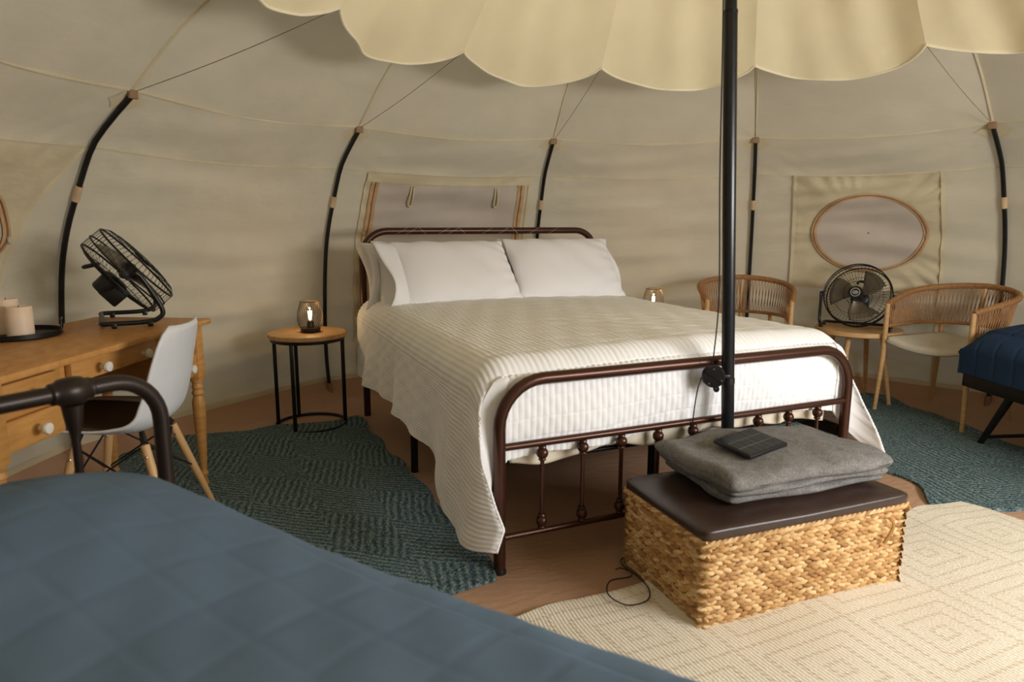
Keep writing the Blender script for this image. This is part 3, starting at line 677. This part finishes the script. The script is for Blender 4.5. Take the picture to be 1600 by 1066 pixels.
# ------------------------------------------------------------------ desk
dl = V3(-.47, -.883, 0); dd_ = V3(-.883, .47, 0); FR = V3(-.826, 1.241, 0); DL, DD = 1.18, .52
UPV = V3(0, 0, 1); DAX = (dl, dd_, UPV)
def dpt(a, b, z): return FR+dl*a+dd_*b+V3(0, 0, z)
desk = thing('writing_desk', dpt(DL/2, DD/2, 0), 'honey pine writing desk with turned legs and white knobs', 'desk')
MB().box(dpt(DL/2, DD/2, .7335), (DL, DD, .023), DAX, .006).build('desk_top', 'pine_top', desk)
MB().box(dpt(DL/2, DD-.035, .605), (DL-.08, .018, .23), DAX, .002).build('back_panel', 'pine', desk)
def turned(a, b, ztop):
    pr = [(.010, 0), (.016, .004), (.018, .02), (.013, .045), (.019, .06), (.013, .075), (.017, .12), (.022, .22), (.0265, .33), (.027, .36), (.019, .385), (.026, .395), (.019, .41), (.024, .42), (.019, .435), (.027, .448), (.027, .455)]
    k = ztop/.455
    return MB().lathe([(r, z*k) for r, z in pr], dpt(a, b, 0), 16)
for a in (.055, DL-.055):
    for b in (.055, DD-.055):
        turned(a, b, .49).build('leg', 'pine', desk); MB().box(dpt(a, b, .605), (.052, .052, .234), DAX, .003).build('leg_post', 'pine', desk)
def knob(a, z, par):
    c = dpt(a, .018, z)
    MB().lathe([(.007, 0), (.007, .012), (.016, .018), (.0185, .026), (.016, .032), (0, .034)], c, 16, -dd_).build('knob', 'porcelain', par)
for a0, a1 in ((.03, .335), (DL-.335, DL-.03)):
    MB().box(dpt((a0+a1)/2, .27, .61), (a1-a0, .43, .215), DAX, .003).build('pedestal', 'pine', desk)
    am = (a0+a1)/2
    for z0, z1 in ((.62, .712), (.512, .606)):
        d = MB().box(dpt(am, .046, (z0+z1)/2), (a1-a0-.07, .022, z1-z0-.008), DAX, .003).build('drawer', 'pine', desk); knob(am, (z0+z1)/2, d)
MB().box(dpt(DL/2, .27, .68), (DL-.66, .42, .08), DAX, .003).build('centre_case', 'pine', desk)
d = MB().box(dpt(DL/2, .046, .682), (DL-.72, .022, .068), DAX, .003).build('drawer', 'pine', desk)
for a in (DL/2-.115, DL/2+.115): knob(a, .682, d)

# ------------------------------------------------------------------ shell chair
ch_c = V3(-1.15, .82, 0); cF = V3(-.955, .297, 0); cL = V3(-.297, -.955, 0)
chair = thing('shell_chair', ch_c, 'white moulded shell chair on beech dowel legs pulled up to the desk', 'chair')
pf = smoothcurve([(.235, 0, .425), (.20, 0, .445), (.10, 0, .435), (-.02, 0, .42), (-.12, 0, .428), (-.185, 0, .475), (-.215, 0, .56), (-.235, 0, .67), (-.262, 0, .80)], 46)
wd = interp(np.linspace(0, 1, 46), [(0, .17), (.05, .215), (.25, .232), (.5, .235), (.7, .225), (.85, .212), (.94, .195), (.98, .17), (1, .13)])
s = np.linspace(-1, 1, 27)
tn = np.gradient(pf, axis=0); tn /= np.linalg.norm(tn, axis=1)[:, None]; nf, nz = tn[:, 2], -tn[:, 0]     # inner side normal (f,z)
nf, nz = -nf, -nz
if nz[5] < 0: nf, nz = -nf, -nz
curl = interp(np.linspace(0, 1, 46), [(0, .0), (.15, .03), (.45, .055), (.7, .055), (1, .025)])
Fg = pf[:, 0][:, None]+nf[:, None]*curl[:, None]*np.abs(s)[None, :]**2.4; Zg = pf[:, 2][:, None]+nz[:, None]*curl[:, None]*np.abs(s)[None, :]**2.4
Lg = wd[:, None]*s[None, :]
SH = ch_c+Fg[..., None]*cF+Lg[..., None]*cL+Zg[..., None]*UPV
MB().grid(SH).build('shell', 'shell', chair, angle=180, solid=.007, off=0)
i0, i1 = 2, 26
layer_pts = SH[i0:i1, 3:24]+(nf[i0:i1, None, None]*cF+nz[i0:i1, None, None]*UPV)*.011
MB().grid(layer_pts).build('seat_layer', 'seat_layer', chair, angle=180, solid=.012, off=0)  # thin dark brown layer just above the shell's seat
def cp_(f, l, z): return ch_c+cF*f+cL*l+V3(0, 0, z)
feet = {}
for f, l in ((1, 1), (1, -1), (-1, 1), (-1, -1)):
    tp, bt = cp_(f*.115-.01, l*.13, .385), cp_(f*.215-.02, l*.215, .002)
    lg = MB().tube([tp, tp+(bt-tp)*.5, bt], [.0155, .0145, .0105], 12).build('leg', 'beech', chair)
    MB().tube([tp+(tp-bt)*.02, cp_(f*.10-.01, l*.11, .428)], [.012, .009], 8).build('bracket', 'black', lg)
    m = tp+(bt-tp)*.10; MB().lathe([(0, 0), (.006, 0), (.004, .003), (0, .003)], m-rt*0+tocam*.0145, 8, tocam).build('bolt', 'steel', lg)
    feet[(f, l)] = (tp, bt)
for (a, b) in (((1, 1), (1, -1)), ((-1, 1), (-1, -1)), ((1, 1), (-1, 1)), ((1, -1), (-1, -1))):
    for q, r_ in ((a, b), (b, a)):
        t0 = feet[q][0]; t1 = feet[r_][0]+(feet[r_][1]-feet[r_][0])*.48
        MB().tube([t0, t1], .0038, 6).build('brace_wire', 'black', chair)

# ------------------------------------------------------------------ fans
def fan(name, c, ax_, basez, yawdir, D, label, sidev=None, badge=False, tilt_handle=True):
    c = V3(*c); ax_ = V3(*ax_); ax_ /= np.linalg.norm(ax_)
    sdv = np.cross(UPV, ax_); sdv /= np.linalg.norm(sdv); upv = np.cross(ax_, sdv); R0 = D/2
    f = thing(name, (c[0], c[1], basez), label, 'fan')
    def pt(r, w, h): return c+ax_*h+r*(math.cos(w)*sdv+math.sin(w)*upv)
    for nm, sgn, hd in (('front_grille', 1, .078), ('rear_grille', -1, .070)):
        mb = MB()
        for k in range(54):
            w = 2*PI*k/54; q = [pt(.038, w, sgn*hd), pt(R0*.55, w, sgn*hd*.98), pt(R0*.86, w, sgn*hd*.85), pt(R0*.975, w, sgn*.050), pt(R0, w, sgn*.040), pt(R0, w, sgn*.002)]; mb.tube(q, .00095, 3, caps=False)
        for rr_, hh_ in ((.04, hd), (R0*.36, hd), (R0*.7, hd*.92)):
            mb.tube([pt(rr_, 2*PI*k/40, sgn*hh_) for k in range(40)], .0014, 4, closed=True)
        mb.tube([pt(R0*.985, 2*PI*k/56, sgn*.046) for k in range(56)], .0042, 6, closed=True)
        mb.build(nm, 'black_metal', f)
    MB().tube([pt(R0+.002, 2*PI*k/56, 0) for k in range(56)], .0035, 6, closed=True).build('rim', 'black_metal', f)
    MB().lathe([(0, .068), (.036, .068), (.04, .075), (.036, .083), (0, .085)], c, 20, ax_).build('hub_cap', 'black', f)
    if badge:
        b = MB()
        b.tube([pt(.026, 2*PI*k/24, .086) for k in range(24)], .0022, 4, closed=True)
        for dy, wv in ((.007, .013), (-.001, .018), (-.009, .012)): b.box(c+ax_*.086+upv*dy, (wv*2, .004, .002), (sdv, upv, ax_))
        b.build('badge', 'badge', f)
    for k in range(3):
        w0 = 2*PI*k/3+.5; rr_ = np.linspace(.03, R0*.86, 10); wsp = np.linspace(-.5, .5, 9)
        P = np.array([[pt(r_, w0+w_*(1.15-.2*r_/R0)*np.clip(1.2-.35*abs(r_/R0-.6), .6, 1.2)+.5*r_/R0, -w_*.036) for w_ in wsp] for r_ in rr_])
        MB().grid(P).build('blade', 'blade', f, angle=180, solid=.0015)
    MB().lathe([(0, -.03), (.03, -.03), (.03, .03), (0, .034)], c, 16, ax_).build('hub', 'black', f)
    MB().lathe([(0, -.135), (.046, -.135), (.05, -.13), (.055, -.06), (.04, -.05), (0, -.05)], c, 20, ax_).build('motor', 'black', f)
    MB().box(c-ax_*.10-upv*.03, (.10, .085, .075), (sdv, upv, ax_), .008).build('switch_box', 'black', f)
    q = [pt(R0*.50, PI/2+.25, -.058), pt(R0*.62, PI/2+.2, -.10), pt(R0*.62, PI/2-.2, -.10), pt(R0*.50, PI/2-.25, -.058)]
    MB().tube(smoothcurve(q, 16), .008, 8).build('carry_handle', 'black', f)
    # tubular U stand
    yd = V3(*yawdir); yd /= np.linalg.norm(yd); xs = np.cross(yd, UPV)
    if xs@sdv < 0: xs = -xs
    bz = basez+.018; g = V3(c[0], c[1], 0)
    hw = R0*.99+.018; fwd, bk = .085, -.11
    base = [g+xs*hw*.62+yd*bk+UPV*bz, g+xs*hw*.86+yd*bk+UPV*bz, g+xs*hw*.92+yd*(bk+.03)+UPV*bz, g+xs*hw*.92+yd*(fwd-.05)+UPV*bz, g+xs*hw*.93+yd*(fwd)+UPV*(bz+.012), g+xs*hw*.95+yd*(fwd+.015)+UPV*(bz+.05), c+sdv*hw-upv*.03, c+sdv*(hw+.002)+upv*.006]
    mir = [2*(((p_-g)@yd)*yd+g+UPV*(p_[2]))-UPV*0 for p_ in base]
    def mirror(p_): q_ = p_-g; return g+yd*(q_@yd)-xs*(q_@xs)+UPV*p_[2]
    L1 = smoothcurve(base, 40); L2 = np.array([mirror(p_) for p_ in L1])
    st = np.vstack([L1[::-1], L2]); MB().tube(st, .0095, 10).build('stand', 'black', f)
    for s_ in (1, -1):
        MB().lathe([(0, -.012), (.016, -.012), (.018, .0), (.014, .014), (0, .016)], c+sdv*s_*hw, 12, sdv*s_).build('pivot_knob', 'black', f)
        for yy in (bk+.04, fwd-.03):
            q_ = g+xs*s_*hw*.92+yd*yy+UPV*(basez+.010); MB().box(q_, (.026, .02, .02), (xs, yd, UPV), .004).build('rubber_foot', 'black', f)
    return f
fax = V3(.995, .09, 0)*.76+UPV*.65-V3(-.09, .995, 0)*.06
fan('desk_fan', (-1.125, 1.255, .955), fax, .746, (.99, .12, 0), .37, 'black metal fan tilted upwards on the pine desk')
fax2 = -fw*.72-rt*.55+UPV*.20
fan('floor_fan', (2.97, 1.165, .692), fax2, .4815, -fw*V3(1, 1, 0)-rt*.6, .395, 'black round fan with badge on the small table between the armchairs', badge=True)

# ------------------------------------------------------------------ candles and tray on the desk
tc_ = V3(-1.475, 1.0, .746)
tray = thing('serving_tray', tc_, 'round black metal tray with wire handle holding candles', 'tray')
MB().lathe([(0, 0), (.135, 0), (.142, .004), (.142, .02), (.138, .02), (.136, .006), (0, .005)], tc_, 40).build('dish', 'black_metal', tray)
hd = V3(.9, .1, 0); hd /= np.linalg.norm(hd); hs = V3(-hd[1], hd[0], 0)
for s_ in (1, -1):
    q = [tc_+hd*s_*.139-hs*.045+UPV*.015, tc_+hd*s_*.141-hs*.045+UPV*.055, tc_+hd*s_*.141+hs*.045+UPV*.055, tc_+hd*s_*.139+hs*.045+UPV*.015]
    pth = [q[0], q[0]*.2+q[1]*.8, q[1]*.9+q[2]*.1, q[1]*.1+q[2]*.9, q[3]*.2+q[2]*.8, q[3]]
    MB().tube(smoothcurve(pth, 22), .003, 6).build('handle', 'black_metal', tray)
for (dx, dy, r_, h_, lab) in ((.02, -.03, .042, .105, 'ivory pillar candle at the front of the black tray'), (-.035, .055, .04, .125, 'taller ivory pillar candle at the back of the black tray')):
    c = tc_+V3(dx, dy, .006); cd = thing('pillar_candle', c, lab, 'candle', 'pillar candles on the tray')
    MB().lathe([(0, 0), (r_, 0), (r_, h_-.004), (r_-.003, h_), (r_*.8, h_-.004), (0, h_-.008)], c, 28).build('wax', 'candle', cd)
    MB().tube([c+UPV*(h_-.01), c+UPV*(h_+.004)+V3(.002, 0, 0)], .0015, 5).build('wick', 'black', cd)

# ------------------------------------------------------------------ side tables and lamps
def side_table(c, label):
    c = V3(*c); t = thing('side_table', c, label, 'side table', 'round bedside tables'); R0 = .215
    MB().lathe([(0, .515), (R0-.004, .515), (R0, .519), (R0, .536), (R0-.004, .54), (0, .54)], c, 48).build('table_top', 'table_wood', t)
    MB().lathe([(R0-.02, .497), (R0-.012, .497), (R0-.012, .515), (R0-.02, .515)], c, 40).build('top_ring', 'black_metal', t)
    MB().tube([c+V3(.195*math.cos(k*PI/20), .195*math.sin(k*PI/20), .009) for k in range(40)], .0085, 8, closed=True).build('base_ring', 'black_metal', t)
    for a in (-125, -10, 105, 160):
        a = math.radians(a); q = V3(.188*math.cos(a), .188*math.sin(a), 0); MB().box(c+q+UPV*.258, (.020, .020, .50), bevel=.002).build('leg', 'black_metal', t)
    return t
def lamp(c, label):
    c = V3(*c); t = thing('table_lamp', c, label, 'lamp', 'wire lamps beside the bed')
    MB().lathe([(0, 0), (.052, 0), (.054, .004), (.054, .020), (.050, .024), (0, .024)], c, 28).build('base', 'black', t)
    MB().lathe([(.019, .024), (.019, .055), (.015, .062), (0, .062)], c, 16).build('socket', 'black', t)
    b = MB().lathe([(.012, .060), (.014, .07), (.023, .09), (.026, .105), (.022, .122), (.010, .136), (0, .139)], c, 18).build('bulb', 'glass', t)
    m = MB()
    for k in range(4):
        a = k*PI/2; m.tube([c+V3(.005*math.cos(a), .005*math.sin(a), .07), c+V3(.010*math.cos(a), .010*math.sin(a), .118)], .0018, 5)
    m.build('filament', 'filament', b)
    pr = smoothcurve([(.054, .022, 0), (.066, .05, 0), (.070, .08, 0), (.066, .115, 0), (.056, .15, 0), (.050, .172, 0)], 24)
    m = MB()
    for s_ in (1, -1):
        for k in range(30):
            m.tube([c+V3(r_*math.cos(2*PI*k/30+s_*z*7), r_*math.sin(2*PI*k/30+s_*z*7), z) for r_, z, _ in pr[::2]], .0007, 3, caps=False)
    for z_, r_ in ((.172, .050), (.024, .054)): m.tube([c+V3(r_*math.cos(k*PI/18), r_*math.sin(k*PI/18), z_) for k in range(36)], .0025, 6, closed=True)
    m.build('wire_shade', 'mesh_wire', t)
    l = bpy.data.lights.new('bulb_light', 'POINT'); l.energy = .7; l.color = (1, .66, .34); l.shadow_soft_size = .02
    o = bpy.data.objects.new('bulb_light', l); COL.objects.link(o); o.location = Vector(c+UPV*.152); o.parent = t; o.matrix_parent_inverse = t.matrix_basis.inverted()
    return t
side_table((-.335, 2.0, 0), 'round wood-topped side table with black legs left of the white bed')
lamp((-.318, 1.99, .541), 'lit wire table lamp on the side table left of the bed')
side_table((1.90, 1.87, 0), 'round wood-topped side table hidden behind the white bed')
lamp((1.895, 1.86, .541), 'wire table lamp peeking over the right edge of the white quilt')
ot = thing('side_table', (3.02, 1.18, 0), 'small round pale oak table under the floor fan', 'side table')
MB().lathe([(0, .445), (.25, .445), (.26, .452), (.26, .474), (.255, .48), (0, .48)], (3.02, 1.18, 0), 48).build('table_top', 'oak', ot)
for a in (20, 110, 200, 290):
    a = math.radians(a); MB().tube([V3(3.02+.15*math.cos(a), 1.18+.15*math.sin(a), .447), V3(3.02+.225*math.cos(a), 1.18+.225*math.sin(a), .002)], [.017, .0125], 12).build('leg', 'oak', ot)

# ------------------------------------------------------------------ woven armchairs
def armchair(c, F, label, label_n):
    c = V3(*c); F = V3(*F); F /= np.linalg.norm(F); Sd = V3(F[1], -F[0], 0)
    t = thing('woven_armchair', c, label, 'armchair', 'woven cord armchairs by the oval window')
    def q(f, s_, z): return c+F*f+Sd*s_+V3(0, 0, z)
    n = 81; a = np.linspace(-1, 1, n)
    def upper(x):
        w = abs(x); 
        if w < .62: an = x/.62*PI/2; s_, f = .295*math.sin(an), -.02-.275*math.cos(an)
        else: k = (w-.62)/.38; s_ = math.copysign(.295-.045*k**1.5, x); f = -.02+.27*k
        z = .775-.105*w**1.6
        return q(f, s_, z)
    def lower(x):
        w = abs(x)
        if w < .62: an = x/.62*PI/2; s_, f = .262*math.sin(an), -.01-.225*math.cos(an)
        else: k = (w-.62)/.38; s_ = math.copysign(.262-.012*k, x); f = -.01+.255*k
        return q(f, s_, .545-.012*w)
    U_ = [upper(x) for x in a]; L_ = [lower(x) for x in a]
    MB().tube(U_, .0165, 10).build('top_rim', 'rattan', t)
    MB().tube(L_, .011, 8).build('lower_rim', 'rattan', t)
    m = MB(); N = 66
    for k in range(N):
        x = -1+2*(k+.5)/N
        for dx in (-.012, .012):
            x2 = max(-1, min(1, x+dx)); p0, p1 = upper(max(-1, min(1, x-dx))), lower(x2); m.tube([p0, (p0+p1)/2+F*.004*np.sign(dx), p1], .0028, 4, caps=False)
    o = m.build('woven_cords', 'rattan', t); o['kind'] = 'stuff'
    w_ = MB()
    for k in range(150):      # cord wrapping rings on the top rim
        x = -.99+1.98*k/149; p = np.array(upper(x)); p2 = np.array(upper(x+.004)); d_ = (p2-p)/np.linalg.norm(p2-p)
        w_.tube([p, p+d_*.006], .0175, 8)
    o = w_.build('rim_wrapping', 'rattan', t); o['kind'] = 'stuff'
    for s_ in (1, -1):
        MB().tube([q(.265, s_*.265, .002), q(.25, s_*.252, .35), q(.252, s_*.25, .672)], [.0115, .0155, .0135], 12).build('front_leg', 'oak', t)
        MB().tube([q(-.255, s_*.235, .002), q(-.225, s_*.205, .30), q(-.20, s_*.185, .548)], [.0115, .0155, .0135], 12).build('rear_leg', 'oak', t)
        MB().tube([q(.25, s_*.252, .455), q(-.21, s_*.192, .44)], .0135, 10).build('seat_rail', 'oak', t)
    MB().tube([q(-.235, 0, .40), q(-.242, 0, .50), q(-.27, 0, .62), q(-.295, 0, .765)], [.012, .016, .013, .010], 10).build('back_post', 'oak', t)
    MB().tube([q(-.215, -.19, .44), q(-.235, 0, .44), q(-.215, .19, .44)], .0125, 10).build('seat_rail', 'oak', t)
    f_ = np.linspace(.262, -.215, 24); s_ = np.linspace(-1, 1, 24); Fg_, Sg_ = np.meshgrid(f_, s_, indexing='ij')
    wdt = .236+(Fg_-.25)*.12; zz_ = .472-(.026+.012*np.clip(Fg_*4, -1, 1))*(1-Sg_**2)-.030*np.clip((Fg_-.235)/.027, 0, 1)**2
    P = c+Fg_[..., None]*F+(Sg_*wdt)[..., None]*Sd+zz_[..., None]*UPV
    MB().grid(P).build('seat', 'grey_seat', t, angle=180, solid=.010, off=0)
    return t
armchair((3.19, .675, 0), (-1, -.06, 0), 'woven cord armchair with grey seat beside the navy bed', 0)
armchair((2.40, 1.55, 0), (-.60, -.80, 0), 'woven cord armchair half hidden behind the white bed', 1)

# ------------------------------------------------------------------ basket ottoman
b0 = V3(.382, -.564, 0); bx = V3(.769, -.031, 0); by = V3(.052, .426, 0); bl, bw_ = np.linalg.norm(bx), np.linalg.norm(by); bx /= bl; by = V3(-bx[1], bx[0], 0); bw_ = .43; BH = .268
def bpt(a, b, z): return b0+bx*a+by*b+V3(0, 0, z)
RZ = .018
bk = thing('seagrass_basket', bpt(bl/2, bw_/2, RZ), 'woven seagrass storage basket with brown leather lid at the bed foot', 'basket')
MB().box(bpt(bl/2, bw_/2, RZ+BH/2), (bl-.02, bw_-.02, BH-.004), (bx, by, UPV), .006).build('core', 'basket_core', bk)
weave = MB()
def strand(c, t_, n_, w_, L_, wd_):
    # leaf-shaped piece: along t_, raised along n_
    vs = []; m = 7
    for i in range(m):
        x = -1+2*i/(m-1); k = math.sqrt(max(0, 1-(abs(x)**2.6)))*.93+.07
        for j in range(5):
            y = -1+2*j/4; vs.append(c+t_*(x*L_/2)+w_*(y*wd_/2*k)+n_*(.0100*k*math.sqrt(max(0, 1-.85*y*y))-.003*abs(x)))
    fs = [(i*5+j, (i+1)*5+j, (i+1)*5+j+1, i*5+j+1) for i in range(m-1) for j in range(4)]
    weave.add(vs, fs)
rows = 20; rh = BH/rows
for (o_, t_, n_, ln_) in ((bpt(0, 0, 0), bx, -by, bl), (bpt(0, bw_, 0), -by, -bx, bw_), (bpt(bl, 0, 0), by, bx, bw_), (bpt(bl, bw_, 0), -bx, by, bl)):
    for r_ in range(rows):
        st = .027; n_s = int(ln_/st); sgn = 1 if r_ % 2 else -1
        for k in range(n_s+1):
            x = (k+.5*(r_ % 2)*.9)*ln_/n_s+random.uniform(-.003, .003); x = min(max(x, .008), ln_-.008)
            if k == n_s and r_ % 2: continue
            an = sgn*random.uniform(.16, .34); tt = t_*math.cos(an)+UPV*math.sin(an); ww = UPV*math.cos(an)-t_*math.sin(an)
            z = RZ+(r_+.5)*rh+random.uniform(-.002, .002)
            strand(o_+t_*x+UPV*z-n_*.012+n_*random.uniform(0, .003), tt, n_, ww, min(.044, 2*min(x, ln_-x)+.024)*random.uniform(.85, 1.1), .0150*random.uniform(.85, 1.1))
wv = weave.build('woven_strands', 'seagrass', bk, angle=180); wv['kind'] = 'stuff'
rim = MB(); cs = [bpt(0, 0, 0), bpt(bl, 0, 0), bpt(bl, bw_, 0), bpt(0, bw_, 0)]
for i in range(4):
    A_, B_ = cs[i], cs[(i+1) % 4]; n = int(np.linalg.norm(B_-A_)/.02); d_ = (B_-A_)/np.linalg.norm(B_-A_); nn = V3(d_[1], -d_[0], 0)
    for k in range(n):
        c = A_+d_*(k+.5)*.02+UPV*(RZ+BH-.006); v = d_*.028+UPV*.010; rim.tube([c-v*.8-nn*.002, c+nn*.004, c+v*.8-nn*.002], [.004, .0085, .004], 6)
o = rim.build('braided_rim', 'seagrass', bk); o['kind'] = 'stuff'
MB().tube(smoothcurve([bpt(bl-.085, -.008, RZ+BH-.03), bpt(bl-.08, -.022, RZ+BH-.05), bpt(bl-.09, -.018, RZ+BH-.085), bpt(bl-.10, -.010, RZ+BH-.115)], 14), .005, 8).build('lid_loop', 'seagrass', bk)
def cush(P):
    P = P.copy(); x, y = P[..., 0]/(bl/2), P[..., 1]/(bw_/2); P[..., 2] += .006*np.sin(3*x+1)*np.cos(2*y)*(P[..., 2] > 0)+.010*(1-x**2)*(1-y**2)*(P[..., 2] > 0); return P
MB().grid(rbox(bpt(bl/2, bw_/2, RZ+BH+.017), (bl+.012, bw_+.012, .048), .02, ax=(bx, by, UPV), fn=cush, exp=26, expv=5), wrap_u=True).build('leather_lid', 'leather', bk, angle=180)
LIDZ = RZ+BH+.041
# folded blanket
bc = V3(.83, -.335, LIDZ+.002); bang = math.radians(-3); kx = V3(math.cos(bang), math.sin(bang), 0); ky = V3(-kx[1], kx[0], 0)
blk = thing('folded_blanket', bc, 'folded grey wool blanket on the leather basket lid', 'blanket')
def lay(P, seed):
    P = P.copy(); x, y = P[..., 0], P[..., 1]
    P[..., 2] += .005*np.sin(11*x+seed)*np.cos(9*y+seed)+.003*np.sin(25*x+13*y+seed)
    P[..., 0] += .008*np.sin(12*y+seed); P[..., 1] += .007*np.sin(9*x+2*seed); return P
def fold_sheet(zb, h, x0, x1, y0, y1, seed, name):
    # one doubled layer: a flat sheet folded back on itself, rounded at the -y (front) and -x side
    n = 72; t = np.linspace(0, 2*PI, n, endpoint=False); ex = 2/4.2
    se = lambda q, e: np.sign(q)*np.abs(q)**e
    cs, sn_ = se(np.cos(t), 2/2.6), se(np.sin(t), 2/2.6)       # cross-section across y
    xs = .5-.5*np.cos(np.linspace(0, PI, 60)); P = np.zeros((n, 60, 3))
    for j, q in enumerate(xs):
        endk = min(1, math.sqrt(max(0, 1-(1-min(q, 1-q)/.055)**2)) if min(q, 1-q) < .055 else 1)
        yy = (y0+y1)/2+(y1-y0)/2*se(np.cos(t), 2/4.5)*(.93+.07*endk); zz = zb+h/2+h/2*se(np.sin(t), 2/2.4)*(.12+.88*endk)
        x = x0+(x1-x0)*q+.010*np.sin(11*yy+seed)+.006*np.sin(29*yy+seed)
        bulge = .006*math.sin(7*q+seed)+.004*math.sin(17*q+2*seed)
        P[:, j, 0] = x; P[:, j, 1] = yy+.008*math.sin(9*q+seed); P[:, j, 2] = zz+bulge*(zz > zb+h*.5)+.005*np.sin(13*yy+6*q+seed)*(zz > zb+h*.5)
    W_ = bc+P[..., 0][..., None]*kx+P[..., 1][..., None]*ky+P[..., 2][..., None]*UPV
    mb = MB().grid(W_, wrap_u=True); mb.f.append(tuple(i*60 for i in range(n))); mb.f.append(tuple(i*60+59 for i in range(n)))
    return mb.build(name, 'wool', blk, angle=180)
fold_sheet(.0, .042, -.285, .315, -.175, .20, .3, 'folded_layer')
fold_sheet(.030, .042, -.300, .300, -.19, .20, 2.1, 'folded_layer')
fold_sheet(.046, .072, -.320, .318, -.20, .215, 4.0, 'top_fold')
# rolled fold edges at the left end
BT = LIDZ+.002+.119
# solar panel
sc = V3(.735, -.335, BT+.012); sx = V3(.985, .17, .06); sx /= np.linalg.norm(sx); sy = V3(-.25, .955, .10); sy -= sx*(sx@sy); sy /= np.linalg.norm(sy); sn = np.cross(sx, sy)
sol = thing('solar_panel', sc-UPV*.012, 'small black solar panel lying on the grey blanket', 'solar panel')
MB().box(sc, (.185, .145, .013), (sx, sy, sn), .003).build('frame', 'black', sol)
MB().box(sc+sn*.0068, (.170, .130, .0016), (sx, sy, sn)).build('cells', 'solar', sol)
g = MB()
for k in range(1, 6): g.box(sc+sn*.0078+sx*(-.085+.17*k/6), (.0014, .13, .0008), (sx, sy, sn))
for k in range(1, 3): g.box(sc+sn*.0078+sy*(-.065+.13*k/3), (.17, .0014, .0008), (sx, sy, sn))
g.build('grid_lines', 'solar_line', sol, smooth=False)
